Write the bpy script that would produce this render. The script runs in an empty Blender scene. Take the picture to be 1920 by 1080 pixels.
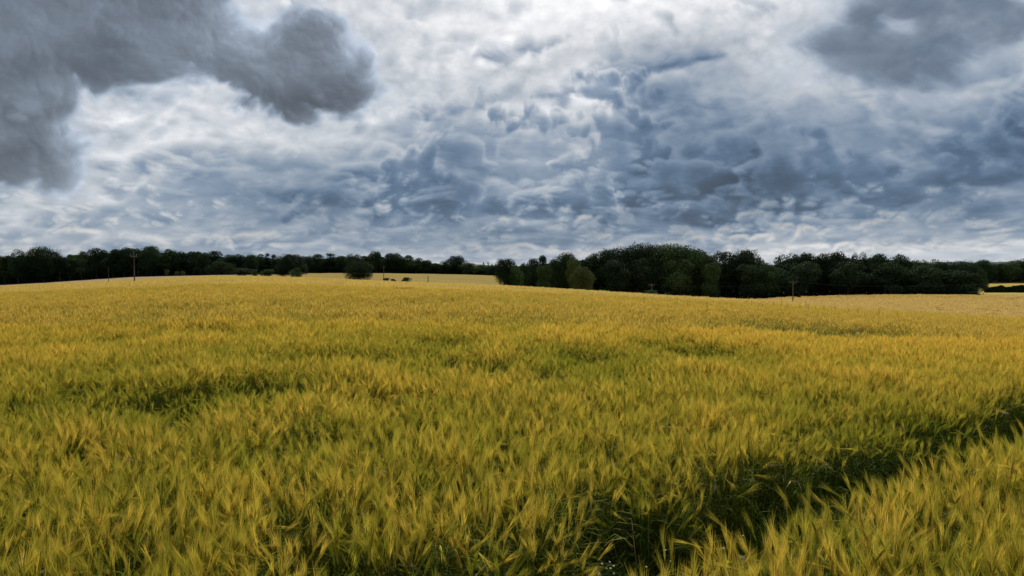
import bpy, math, random, os
import numpy as np
R = math.radians
# ------------------------------------------------------------------ camera, world, sun, exposure
sc = bpy.context.scene
COL = sc.collection
F = 1387.0                       # focal length of the photograph in its own pixels (26 mm on a 36 mm sensor)
HOR = 505.0                      # pixel row of the true horizon
EYE = 1.95                       # eye height over the soil where the photographer stands
cam_d = bpy.data.cameras.new('camera'); cam = bpy.data.objects.new('camera', cam_d); COL.objects.link(cam)
cam_d.sensor_width = 36; cam_d.lens = 36*F/1920; cam_d.clip_start = .05; cam_d.clip_end = 20000
cam.location = (0, 0, EYE); cam.rotation_euler = (R(90)-math.atan((540-HOR)/F), 0, 0)
sc.camera = cam
sc.view_settings.view_transform = 'Standard'; sc.view_settings.look = 'None'
sc.view_settings.exposure = 0; sc.view_settings.gamma = 1
sc.render.engine = 'CYCLES'
sc.cycles.use_denoising = True
sc.cycles.max_bounces = 6; sc.cycles.diffuse_bounces = 3; sc.cycles.transmission_bounces = 4; sc.cycles.transparent_max_bounces = 8
SUN_EL, SUN_AZ = R(44), R(4)     # in front of the camera, high, a little right of the middle
sd = bpy.data.lights.new('sun', 'SUN'); sd.energy = 4.9; sd.angle = R(4); sd.color = (1, .93, .82)
sun = bpy.data.objects.new('sun', sd); COL.objects.link(sun)
sun.rotation_euler = (R(90)-SUN_EL, 0, math.pi-SUN_AZ); sun.location = (40, 300, 300)

def lin(r, g, b):
    f = lambda c: (c/255/12.92) if c/255 <= .04045 else ((c/255+.055)/1.055)**2.4
    return (f(r), f(g), f(b), 1)

class NB:
    """small helper that writes node expressions"""
    def __init__(s, tree): s.t = tree; s.n = tree.nodes; s.l = tree.links
    def put(s, inp, v):
        if v is None: return
        if hasattr(v, 'is_output'): s.l.new(v, inp)
        elif isinstance(v, tuple) and inp.type == 'VECTOR': inp.default_value = v[:3]
        elif isinstance(v, tuple) and inp.type == 'RGBA' and len(v) == 3: inp.default_value = v+(1,)
        else: inp.default_value = v
    def m(s, op, *a, clamp=False):
        n = s.n.new('ShaderNodeMath'); n.operation = op; n.use_clamp = clamp
        for i, v in enumerate(a): s.put(n.inputs[i], v)
        return n.outputs[0]
    def v(s, op, *a, out=0, scale=None):
        n = s.n.new('ShaderNodeVectorMath'); n.operation = op
        for i, x in enumerate(a): s.put(n.inputs[i], x)
        if scale is not None: s.put(n.inputs['Scale'], scale)
        return n.outputs[out]
    def xyz(s, x=0., y=0., z=0.):
        n = s.n.new('ShaderNodeCombineXYZ')
        for i, v in enumerate((x, y, z)): s.put(n.inputs[i], v)
        return n.outputs[0]
    def sep(s, v):
        n = s.n.new('ShaderNodeSeparateXYZ'); s.put(n.inputs[0], v); return n.outputs
    def noise(s, vec, scale=1., detail=4., rough=.5, lac=2., dist=0., col=False):
        n = s.n.new('ShaderNodeTexNoise'); n.noise_dimensions = '3D'; n.normalize = True
        s.put(n.inputs['Vector'], vec); n.inputs['Scale'].default_value = scale
        n.inputs['Detail'].default_value = detail; n.inputs['Roughness'].default_value = rough
        n.inputs['Lacunarity'].default_value = lac; n.inputs['Distortion'].default_value = dist
        return n.outputs['Color' if col else 'Fac']
    def voro(s, vec, scale=1., detail=2., rough=.5, smooth=.5):
        n = s.n.new('ShaderNodeTexVoronoi'); n.voronoi_dimensions = '2D'; n.feature = 'F1'
        s.put(n.inputs['Vector'], vec); n.inputs['Scale'].default_value = scale
        n.inputs['Detail'].default_value = detail; n.inputs['Roughness'].default_value = rough; n.normalize = True
        return n.outputs['Distance']
    def mix(s, f, a, b, mode='MIX'):
        n = s.n.new('ShaderNodeMix'); n.data_type = 'RGBA'; n.blend_type = mode; n.clamp_factor = True
        s.put(n.inputs[0], f); s.put(n.inputs[6], a); s.put(n.inputs[7], b); return n.outputs[2]
    def ramp(s, f, stops, interp='LINEAR'):
        n = s.n.new('ShaderNodeValToRGB'); n.color_ramp.interpolation = interp; e = n.color_ramp.elements
        while len(e) < len(stops): e.new(.5)
        for i, (p, c) in enumerate(stops):
            e[i].position = p; e[i].color = c if isinstance(c, tuple) else (c, c, c, 1)
        s.put(n.inputs[0], f); return n.outputs[0]
    def ss(s, x, a, b):          # smoothstep from a to b
        n = s.n.new('ShaderNodeMapRange'); n.interpolation_type = 'SMOOTHSTEP'; n.clamp = True
        s.put(n.inputs[0], x); s.put(n.inputs[1], a); s.put(n.inputs[2], b); return n.outputs[0]
    def remap(s, x, a, b, c, d):
        n = s.n.new('ShaderNodeMapRange'); n.clamp = True
        for i, v in enumerate((x, a, b, c, d)): s.put(n.inputs[i], v)
        return n.outputs[0]

world = bpy.data.worlds.new('World'); sc.world = world; world.use_nodes = True
def cloud_map(F, HOR, SUN_AZ, SUN_EL, W=2100, H=850):
    """numpy: brightness of the broken cloud by direction (azimuth -56..56 deg, elevation -3..42 deg), scene-linear RGB"""
    rs = np.random.RandomState(11)
    TAB = rs.rand(64, 256, 256).astype(np.float32)
    AZ0, AZ1, EL0, EL1 = -R(56), R(56), -R(3), R(42)
    S = np.linspace(AZ0, AZ1, W, dtype=np.float32)*F; T = np.linspace(EL0, EL1, H, dtype=np.float32)*F
    S, T = np.meshgrid(S, T)
    cnt = [0]
    def vn(x, y, t):             # smooth value noise -1..1
        xi = np.floor(x).astype(np.int32); yi = np.floor(y).astype(np.int32)
        fx = x-xi; fy = y-yi; fx = fx*fx*fx*(fx*(fx*6-15)+10); fy = fy*fy*fy*(fy*(fy*6-15)+10)
        A = TAB[t % 64]; x0 = xi & 255; x1 = (xi+1) & 255; y0 = yi & 255; y1 = (yi+1) & 255
        a = A[y0, x0]; b = A[y0, x1]; c = A[y1, x0]; d = A[y1, x1]
        return ((a+(b-a)*fx)*(1-fy)+(c+(d-c)*fx)*fy)*2-1
    def fbm(x, y, n=6, r=.5, seed=0, kind=0):
        s = 0; a = 1.; tot = 0; c, sn = math.cos(.6), math.sin(.6)
        for i in range(n):
            v = vn(x, y, seed*7+i)
            if kind == 1: v = np.abs(v)*2-.75          # rounded puffs with creases
            if kind == 2: v = .65-np.abs(v)*2          # ridges and wisps
            s = s+v*a; tot += a; a *= r
            x, y = (x*c-y*sn)*2.03+17.3, (x*sn+y*c)*2.03+5.1
        return s/tot*1.5
    def ss(x, a, b):
        t = np.clip((x-a)/(b-a), 0, 1); return t*t*(3-2*t)
    def bil(A, x, y):
        h, w = A.shape; x = np.clip(x, 0, w-1.001); y = np.clip(y, 0, h-1.001)
        xi = x.astype(np.int32); yi = y.astype(np.int32); fx = x-xi; fy = y-yi
        return (A[yi, xi]*(1-fx)+A[yi, xi+1]*fx)*(1-fy)+(A[yi+1, xi]*(1-fx)+A[yi+1, xi+1]*fx)*fy
    def ae(px, py):
        x, z = px-960, HOR-py
        return math.atan2(x, F)*F, math.atan2(z, math.hypot(x, F))*F
    g0s, g0t, gst = -1500., -200., 5.
    GS, GT = np.meshgrid(np.arange(600)*gst+g0s, np.arange(300)*gst+g0t)
    def sdf(polys):              # signed distance, positive inside, on a coarse grid
        best = np.full(GS.shape, -1e9, np.float32)
        for P in polys:
            V = np.array([ae(*p) for p in P]); n = len(V); d = np.full(GS.shape, 1e9); ins = np.zeros(GS.shape, bool)
            for i in range(n):
                a = V[i]; b = V[(i+1) % n]; e = b-a; L = (e**2).sum()+1e-6
                t = np.clip(((GS-a[0])*e[0]+(GT-a[1])*e[1])/L, 0, 1)
                d = np.minimum(d, np.hypot(GS-a[0]-t*e[0], GT-a[1]-t*e[1]))
                if a[1] != b[1]:
                    c = ((a[1] > GT) != (b[1] > GT)) & (GS < (b[0]-a[0])*(GT-a[1])/(b[1]-a[1])+a[0]); ins ^= c
            best = np.maximum(best, np.where(ins, d, -d))
        return best.astype(np.float32)
    def ell(L):                  # soft ellipses: (px, py, rx, ry, rot, weight)
        s = 0
        for px, py, rx, ry, rot, w in L:
            a, b = ae(px, py); c, sn = math.cos(R(rot)), math.sin(R(rot))
            x = (S-a); y = (T-b); u = (x*c+y*sn)/rx; v = (-x*sn+y*c)/ry
            s = s+w*np.exp(-u*u-v*v)
        return s
    LIN = lambda r, g, b: np.array(lin(r, g, b)[:3], np.float32)
    def ramp(x, stops):
        xs = [p for p, _ in stops]; cs = np.array([c for _, c in stops])
        return np.stack([np.interp(x, xs, cs[:, i]) for i in range(3)], -1).astype(np.float32)
    sx, sy = SUN_AZ*F, (SUN_EL-R(14))*F
    dS = sx-S; dT = sy-T+120; L = np.hypot(dS, dT)+1; dS /= L; dT /= L
    Tm = T+140; TV = 470*np.log(np.maximum(Tm, 20)/140.)      # cloud rows crowd together near the horizon
    kx = (W-1)/((AZ1-AZ0)*F); ky = (H-1)/((EL1-EL0)*F)
    II, JJ = np.meshgrid(np.arange(W, dtype=np.float32), np.arange(H, dtype=np.float32))
    def toward(A, dist):         # the field sampled a little nearer to the sun
        return bil(A, II+dS*dist*kx, JJ+dT*dist*ky)
    def light(th, steps, k):     # optical depth gathered toward the sun
        od = 0
        for s_, w in steps: od = od+np.maximum(toward(th, s_), 0)*w
        return np.exp(-od*k)
    # ---------- high bright sheet
    glow = ell([(1000, -140, 700, 360, 0, 1.0), (330, 240, 330, 60, 5, .34), (1380, 90, 200, 70, 20, .16), (900, 60, 300, 90, 0, .10)])
    a = fbm(S/330-T/1500+3, TV/150, 7, .55, 1); w1 = fbm(S/260, TV/200, 3, .5, 2)
    st = fbm(S/150+w1*.3-T/500, TV/62+w1*.2, 8, .6, 3); rd = fbm(S/90+w1*.3, TV/60+w1*.3+S/900, 7, .55, 4, 1)
    br = .30+.60*glow+.13*a+.17*st+.12*rd
    rgb = ramp(br, [(0, LIN(92, 122, 156)), (.2, LIN(128, 149, 175)), (.4, LIN(158, 171, 188)), (.6, LIN(190, 196, 206)), (.8, LIN(219, 221, 227)), (1., LIN(240, 240, 243)), (1.25, LIN(252, 251, 250))])
    mm = fbm(S/55+w1*.2, T/32+w1*.2-S/200, 6, .58, 25, 1)+.6*fbm(S/24, T/15, 5, .6, 26, 1)     # cottony ripples
    rgb = rgb*(1+.09*mm*ss(T, 40, 200))[..., None]
    def over(rgb, alpha, col): return rgb*(1-alpha[..., None])+col*alpha[..., None]
    def lay(rgb, base, seed, fs, ft, amp, bamp, steps, k, th=0., soft=.1, dark=None, brt=None, amax=1., n=8, r=.52, warp=.2, useTV=True, tex=.12, slope=0., base_dark=0.):
        Y = TV if useTV else T
        wx = fbm(S/fs*.55, Y/ft*.55, 3, .5, seed+20); wy = fbm(S/fs*.55+9, Y/ft*.55+4, 3, .5, seed+21)
        X_ = S/fs+wx*warp+slope*T/fs; Y_ = Y/ft+wy*warp
        nz = fbm(X_, Y_, n, r, seed); pf = fbm(X_*1.5+wy*.3, Y_*1.5, n-1, .5, seed+1, 1)
        b = base(wx, wy) if callable(base) else base
        f = b+amp*nz+bamp*pf-th
        al = ss(f, -soft, soft)*amax
        li = light(f, steps, k)
        rel = toward(f, 5)-f                     # small relief
        v = np.clip(li-rel*tex*3., 0, 1.1)
        thin = np.exp(-np.maximum(f, 0)*3.5)
        v = np.clip(v*.75+thin*.25, 0, 1)
        col = ramp(v, list(zip(np.linspace(0, 1, len(dark)), dark)))
        # brighter toward the hidden sun
        g = (.86+.30*np.clip(glow, 0, 1.1)*v)[..., None]
        return over(rgb, al, col*g), al, f
    def poly(polys, width, wamp=22., sc=1.):
        D = sdf(polys)
        def f(wx, wy):
            d = bil(D, (S+wx*wamp*2-g0s)/gst, (T+wy*wamp-g0t)/gst)
            return np.clip(d/width, -2.5, 1.)*sc
        return f
    blueA = [LIN(92, 114, 146), LIN(112, 131, 160), LIN(142, 157, 180), LIN(168, 180, 197), LIN(198, 206, 217)]
    deep = [LIN(74, 97, 132), LIN(88, 110, 143), LIN(112, 131, 160), LIN(148, 163, 186), LIN(196, 205, 218)]
    grey = [LIN(90, 95, 104), LIN(102, 107, 117), LIN(116, 120, 130), LIN(134, 137, 146), LIN(160, 163, 171)]
    gr2 = [LIN(106, 112, 125), LIN(120, 126, 139), LIN(142, 148, 160), LIN(166, 171, 182), LIN(190, 193, 202)]
    cream = [LIN(136, 150, 170), LIN(154, 165, 180), LIN(180, 183, 188), LIN(212, 205, 192), LIN(238, 226, 204)]
    near = [(6, .35), (14, .35), (26, .3), (42, .25)]; small = [(3, .4), (7, .35), (13, .3), (22, .2)]
    # ---------- broken middle cover: bluer and denser low, thin near the bright middle
    cov = .10-.75*ell([(950, 60, 420, 130, 6, .55), (1400, 110, 130, 50, 25, .45), (330, 225, 300, 55, 3, .6), (1450, 150, 90, 30, 10, .3)])+.28*ell([(1000, 400, 900, 110, 0, 1), (300, 320, 300, 50, 0, .4)])
    rgb, _, _ = lay(rgb, cov, 3, 120, 62, .62, .5, near, 1.4, .04, .45, blueA, amax=.7, slope=.3, r=.48)
    # long bars
    bars = poly(sc=1.5, polys=[[(880, 192), (960, 165), (1080, 128), (1170, 98), (1250, 82), (1370, 66), (1400, 88), (1330, 128), (1250, 150), (1150, 172), (1000, 188)],
                 [(1180, 236), (1300, 198), (1500, 176), (1650, 170), (1720, 186), (1500, 208), (1350, 232), (1240, 250)],
                 [(740, 200), (850, 182), (960, 190), (900, 212), (760, 216)], [(180, 300), (300, 286), (420, 310), (380, 335), (240, 325)],
                 [(880, 110), (1000, 84), (1110, 70), (1090, 92), (960, 118)]], width=30, wamp=26)
    rgb, _, _ = lay(rgb, bars, 5, 90, 44, .8, .6, near, .9, .0, .6, blueA, amax=.85, slope=.5, r=.55)
    # ---------- the long blue-grey bank
    bank = poly([[(480, 372), (560, 352), (650, 322), (750, 305), (900, 335), (1000, 352), (1050, 322), (1150, 330), (1250, 292), (1330, 245), (1400, 226), (1480, 215),
                  (1500, 250), (1560, 280), (1620, 262), (1700, 230), (1790, 205), (1850, 172), (1920, 148), (2500, 60), (2500, 400), (1920, 372), (1700, 405), (1500, 398), (1400, 410),
                  (1300, 438), (1150, 430), (1000, 448), (900, 430), (800, 420), (600, 412), (500, 400)]], 55, 30)
    rgb, _, fb = lay(rgb, bank, 7, 190, 110, .6, .7, near, .9, -.05, .40, deep, tex=.08, amax=.95, r=.48)
    b2 = poly([[(1400, 330), (1450, 290), (1540, 270), (1610, 300), (1600, 345), (1500, 372), (1410, 365)], [(1680, 330), (1750, 270), (1830, 210), (1930, 165), (2400, 120), (2400, 300), (1850, 320)],
               [(520, 395), (560, 362), (620, 358), (670, 372), (700, 392), (620, 408)], [(1000, 400), (1050, 350), (1130, 335), (1180, 365), (1200, 400), (1100, 425)]], 32, 24)
    rgb, _, _ = lay(rgb, b2, 9, 80, 50, .8, .75, near, .9, .05, .42, deep, tex=.12, useTV=False, amax=.85, r=.52)
    cum = poly([[(1095, 172), (1105, 152), (1140, 142), (1190, 147), (1205, 165), (1180, 195), (1205, 215), (1228, 240), (1240, 268), (1275, 280), (1250, 300), (1200, 315), (1120, 330),
                 (1060, 312), (1045, 300), (1060, 280), (1090, 260), (1105, 222), (1130, 210), (1098, 192)],
                [(1010, 258), (1020, 228), (1060, 220), (1098, 240), (1085, 262), (1040, 270)], [(895, 235), (920, 215), (985, 208), (1012, 228), (980, 244), (920, 246)],
                [(757, 330), (765, 285), (790, 258), (818, 246), (832, 272), (826, 300), (800, 320)],
                [(725, 388), (745, 340), (785, 325), (822, 303), (852, 299), (880, 310), (915, 332), (925, 362), (868, 386), (790, 402)]], 24, 20)
    rgb, _, _ = lay(rgb, cum, 11, 58, 48, .6, .8, small, 1.1, -.12, .40, deep, tex=.09, useTV=False, amax=.75, r=.5)
    hp = -.30+.50*ell([(1300, 320, 420, 110, 0, 1), (700, 370, 260, 60, 0, .8), (1750, 300, 260, 110, 0, .8), (300, 330, 220, 40, 0, .5), (1050, 230, 160, 60, 0, .6)])-.5*ss(T, 330, 420)
    rgb, _, _ = lay(rgb, hp, 31, 150, 96, .6, .95, near, 1.35, .16, .30, [LIN(84, 106, 140), LIN(98, 119, 151), LIN(124, 142, 169), LIN(166, 179, 199), LIN(214, 220, 229)], amax=.42, tex=.09, r=.5, warp=.15)
    # ---------- low sunlit heaps and bright slots just over the horizon
    lo = ell([(1420, 418, 90, 30, 12, .7), (1350, 452, 200, 12, 2, .75), (1640, 425, 240, 14, 3, .55), (1750, 462, 300, 12, 0, .7), (655, 425, 30, 26, 0, .95), (765, 418, 40, 10, 0, .8), (450, 447, 60, 12, 0, .8), (372, 446, 24, 10, 0, .7),
              (200, 440, 50, 12, 0, .6), (100, 435, 60, 14, 0, .5), (920, 466, 70, 8, 4, .8), (1150, 432, 50, 14, 0, .6), (1060, 476, 150, 8, 0, .7), (1880, 425, 90, 12, 4, .8), (1500, 470, 200, 8, 0, .6), (1440, 385, 40, 14, 20, .4), (1215, 240, 18, 26, -25, .5),
              (560, 425, 160, 20, 0, .25), (300, 450, 300, 16, 0, .3), (900, 445, 200, 16, 0, .2)])
    lo = lo-.9*ss(T, 95, 190)-.1
    rgb, _, _ = lay(rgb, lo, 13, 52, 60, .5, .9, small, 1.3, .74, .8, cream, amax=.75, tex=.14, r=.52)
    # clear blue slots very low
    hz = fbm(S/260, TV/26, 6, .55, 15)
    al = ss(hz, .15, .6)*ss(T, 130, 20)*.45
    rgb = over(rgb, al, np.broadcast_to(LIN(134, 162, 190), rgb.shape))
    # ---------- broad tones of the cloudscape, one value every 120 x 50 picture units (without the near grey masses)
    G = """190 195 205 212 215 215 218 228 242 248 244 234 232 205 190 190 200
185 190 200 205 205 208 214 220 232 236 228 210 206 185 178 180 190
185 190 200 205 205 205 206 222 214 205 168 160 204 190 175 175 185
190 195 205 208 205 200 200 218 186 196 142 158 200 190 175 165 160
195 205 212 214 210 205 210 176 194 204 130 146 166 172 168 172 128
200 205 218 218 212 208 196 160 156 160 116 128 128 140 138 118 104
185 196 200 164 168 176 154 120 164 168 122 112 106 124 136 112 98
170 192 186 160 142 124 130 108 152 140 110 90 92 106 116 112 126
196 190 178 164 138 120 138 118 142 136 120 104 124 134 134 130 138
178 176 172 168 168 164 152 146 142 148 152 150 186 186 176 178 186
172 168 166 166 166 168 176 186 188 186 182 188 204 206 198 204 206"""
    G = np.array([[((v/255+.055)/1.055)**2.4 for v in map(float, r_.split())] for r_ in G.split(chr(10))], np.float32)
    pxx = 960+F*np.tan(np.clip(S/F, -1.2, 1.2)); pyy = HOR-np.tan(T/F)*np.hypot(pxx-960, F)
    tgt = bil(G, pxx/120, pyy/50)
    lum = rgb @ np.array([.3, .55, .15], np.float32)
    q = 25; hh, ww = H//q, W//q
    lo_ = lum[:hh*q, :ww*q].reshape(hh, q, ww, q).mean((1, 3)); lt = tgt[:hh*q, :ww*q].reshape(hh, q, ww, q).mean((1, 3))
    gain = np.clip(lt/lo_, .35, 2.4)
    rgb = rgb*bil(gain.astype(np.float32), (II-q/2)/q, (JJ-q/2)/q)[..., None]
    lum = rgb @ np.array([.3, .55, .15], np.float32)
    def low(q):
        hh, ww = H//q, W//q; B = lum[:hh*q, :ww*q].reshape(hh, q, ww, q).mean((1, 3))
        return bil(B, (II-q/2)/q, (JJ-q/2)/q)
    rgb = rgb*(np.clip(low(9)/low(60), .5, 2)**.38)[..., None]       # heavier bodies, brighter breaks
    # ---------- nearer grey masses
    trp = poly([[(1490, 110), (1530, 60), (1556, 12), (1590, -60), (1560, -300), (2500, -300), (2500, 20), (1920, 84), (1890, 108), (1850, 138), (1760, 160), (1700, 180), (1620, 178), (1560, 152), (1500, 140)]], 62, 34)
    def tr(wx, wy): return trp(wx, wy)-ell([(1690, 50, 44, 9, 8, .9), (1900, 95, 50, 12, 20, .8)])
    rgb, atr, _ = lay(rgb, tr, 17, 105, 70, .75, .6, near, 1.0, -.1, .85, gr2, amax=.9, useTV=False, slope=.7, tex=.1)
    bigp = poly(sc=1.4, polys=[[(450, -20), (425, 20), (460, 60), (490, 66), (530, 64), (555, 50), (600, 44), (642, 50), (668, 85), (687, 120), (692, 155), (680, 190), (640, 206), (590, 218), (530, 210), (470, 202), (430, 186),
                  (410, 166), (380, 166), (340, 162), (290, 172), (240, 180), (200, 180), (152, 185), (165, 230), (172, 260), (145, 290), (130, 320), (100, 332), (40, 346), (0, 352), (-900, 360), (-900, -400), (430, -400)]], width=46, wamp=16)
    prev = rgb; rgb, abig, _ = lay(rgb, bigp, 19, 95, 80, .62, .50, [(10, .35), (24, .35), (44, .3), (70, .2)], 1.0, -.34, .55, grey, useTV=False, tex=.22, r=.55)
    ib = 1+.42*fbm(S/120, T/70, 6, .52, 29)-.10*ell([(590, 190, 110, 26, 0, 1), (430, 120, 90, 40, 10, .8), (40, 300, 120, 40, 0, .8)])+.18*ell([(470, 95, 70, 26, -10, 1), (70, 30, 90, 40, 0, .8), (110, 170, 60, 40, 0, .5), (560, 75, 60, 22, 0, .6)])
    rgb = rgb*(1+(ib*1.34-1)*abig)[..., None]
    rgb = rgb*(1+.30*fbm(S/95+3, T/60+1, 6, .54, 37)*atr)[..., None]
    # a few thin scraps over everything
    sc_ = fbm(S/90+1, TV/60, 8, .56, 23); al = ss(sc_, .35, 1.0)*.2*ss(T, 60, 200)
    rgb = over(rgb, al, np.broadcast_to(LIN(208, 211, 218), rgb.shape)*(.8+.25*glow[..., None]))
    # hue follows depth: bright cloud neutral, deep cloud slate blue, the two near masses plain grey
    lum = (rgb @ np.array([.3, .55, .15], np.float32))[..., None]
    want = ramp(lum[..., 0]**.4545, [(0., np.array([.56, 1.04, 1.78])), (.42, np.array([.60, 1.04, 1.70])), (.56, np.array([.76, 1.02, 1.38])), (.72, np.array([.92, 1.01, 1.12])), (.9, np.array([.985, 1.0, 1.03])), (1., np.array([1, 1, 1.]))])
    near_m = np.maximum(abig, atr*.65)[..., None]
    want = want*(1-near_m)+np.array([.84, 1.02, 1.27], np.float32)*near_m
    warm = np.clip(rgb[..., 0:1]/np.maximum(rgb[..., 2:3], 1e-3)-.97, 0, .4)*1.8
    want = want*(1-warm)+np.array([1.06, 1., .86], np.float32)*warm
    rgb = rgb*.12+lum*want*.88
    return np.clip(rgb, 0, 1.3), (AZ0, AZ1, EL0, EL1)

def build_sky():
    T = world.node_tree; T.nodes.clear(); k = NB(T)
    out = T.nodes.new('ShaderNodeOutputWorld')
    sky = T.nodes.new('ShaderNodeTexSky'); sky.sky_type = 'NISHITA'; sky.sun_disc = False
    sky.sun_elevation = SUN_EL; sky.sun_rotation = SUN_AZ; sky.air_density = 1.0; sky.dust_density = 1.5
    rgb, (A0, A1, E0, E1) = cloud_map(F, HOR, SUN_AZ, SUN_EL)
    h, w, _ = rgb.shape
    im = bpy.data.images.new('cloud_cover', w, h, alpha=False, float_buffer=True); im.colorspace_settings.name = 'Non-Color'
    im.pixels.foreach_set(np.concatenate([rgb, np.ones((h, w, 1), np.float32)], -1).astype(np.float32).ravel()); im.update(); im.pack()
    d = T.nodes.new('ShaderNodeTexCoord').outputs['Generated']; dx, dy, dz = k.sep(d)
    az = k.m('ARCTAN2', dx, dy); el = k.m('ARCSINE', dz)
    uu = k.remap(az, A0, A1, 0., 1.); vv = k.remap(el, E0, E1, 0., 1.)
    tx = T.nodes.new('ShaderNodeTexImage'); tx.image = im; tx.extension = 'EXTEND'; tx.interpolation = 'Cubic'; k.put(tx.inputs[0], k.xyz(uu, vv, 0.))
    nz = k.noise(k.v('MULTIPLY', d, (2., 2., 5.)), 1., 4., .55)
    rest = k.ramp(nz, [(.3, lin(120, 136, 160)), (.5, lin(165, 172, 184)), (.7, lin(214, 216, 222))])
    f = k.m('MAXIMUM', k.ss(k.m('ABSOLUTE', az), R(44), R(56)), k.ss(el, R(33), R(42)))
    c = k.mix(f, tx.outputs[0], rest)
    b1 = T.nodes.new('ShaderNodeBackground'); b1.inputs[1].default_value = .08; T.links.new(sky.outputs[0], b1.inputs[0])
    b2 = T.nodes.new('ShaderNodeBackground'); b2.inputs[1].default_value = 1.; T.links.new(c, b2.inputs[0])
    ms = T.nodes.new('ShaderNodeMixShader'); k.put(ms.inputs[0], .95); T.links.new(b1.outputs[0], ms.inputs[1]); T.links.new(b2.outputs[0], ms.inputs[2])
    T.links.new(ms.outputs[0], out.inputs[0])
build_sky()
world.cycles.sampling_method = 'MANUAL'; world.cycles.sample_map_resolution = 512
rs = np.random.RandomState(4); random.seed(4)
CH = .85                        # height of the crop
# ------------------------------------------------------------------ helpers
def mat(name, base, rough=.8, spec=.2, transl=0., build=None):
    m = bpy.data.materials.new(name); m.use_nodes = True; T = m.node_tree; k = NB(T)
    p = T.nodes['Principled BSDF']; out = T.nodes['Material Output']
    c = build(k) if build else None
    k.put(p.inputs['Base Color'], c if c is not None else base)
    p.inputs['Roughness'].default_value = rough; p.inputs['Specular IOR Level'].default_value = spec
    if transl:
        t = T.nodes.new('ShaderNodeBsdfTranslucent'); k.put(t.inputs[0], c if c is not None else base)
        mx = T.nodes.new('ShaderNodeMixShader'); mx.inputs[0].default_value = transl
        T.links.new(p.outputs[0], mx.inputs[1]); T.links.new(t.outputs[0], mx.inputs[2]); T.links.new(mx.outputs[0], out.inputs[0])
    return m
def obj(name, v, f, mats, parent=None, link=True, midx=None, smooth=False, attrs=None):
    me = bpy.data.meshes.new(name)
    v = np.asarray(v, np.float32)
    me.from_pydata(v.tolist() if len(v) < 200000 else v.tolist(), [], f if isinstance(f, list) else f.tolist())
    for m in (mats if isinstance(mats, (list, tuple)) else [mats]): me.materials.append(m)
    if midx is not None: me.polygons.foreach_set('material_index', np.asarray(midx, np.int32))
    if smooth: me.polygons.foreach_set('use_smooth', [True]*len(me.polygons))
    for n, (dom, typ, dat) in (attrs or {}).items():
        a = me.attributes.new(n, typ, dom)
        a.data.foreach_set({'FLOAT': 'value', 'INT': 'value', 'FLOAT_VECTOR': 'vector', 'FLOAT_COLOR': 'color'}[typ], np.asarray(dat).ravel())
    me.update()
    o = bpy.data.objects.new(name, me)
    if link: COL.objects.link(o)
    if parent: o.parent = parent
    return o
def tag(o, label=None, cat=None, group=None, kind=None):
    for k_, v_ in (('label', label), ('category', cat), ('group', group), ('kind', kind)):
        if v_: o[k_] = v_
    return o
def empty(name, loc, rz=0, scale=(1, 1, 1)):
    o = bpy.data.objects.new(name, None); COL.objects.link(o); o.location = loc; o.rotation_euler = (0, 0, rz); o.scale = scale
    o.empty_display_size = .1; return o
def fnoise(x, y, n=4, r=.5, seed=0):          # ground-plan noise, -1..1
    rt = np.random.RandomState(seed+100).rand(256, 256)
    s = 0; a = 1.; tot = 0
    for i in range(n):
        xi = np.floor(x).astype(int); yi = np.floor(y).astype(int); fx = x-xi; fy = y-yi
        fx = fx*fx*(3-2*fx); fy = fy*fy*(3-2*fy)
        A = rt[yi & 255, xi & 255]; B = rt[yi & 255, (xi+1) & 255]; C_ = rt[(yi+1) & 255, xi & 255]; D = rt[(yi+1) & 255, (xi+1) & 255]
        s = s+a*(((A+(B-A)*fx)*(1-fy)+(C_+(D-C_)*fx)*fy)*2-1); tot += a; a *= r; x = x*2.03+13.7; y = y*2.03+7.3
    return s/tot*1.5
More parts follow.
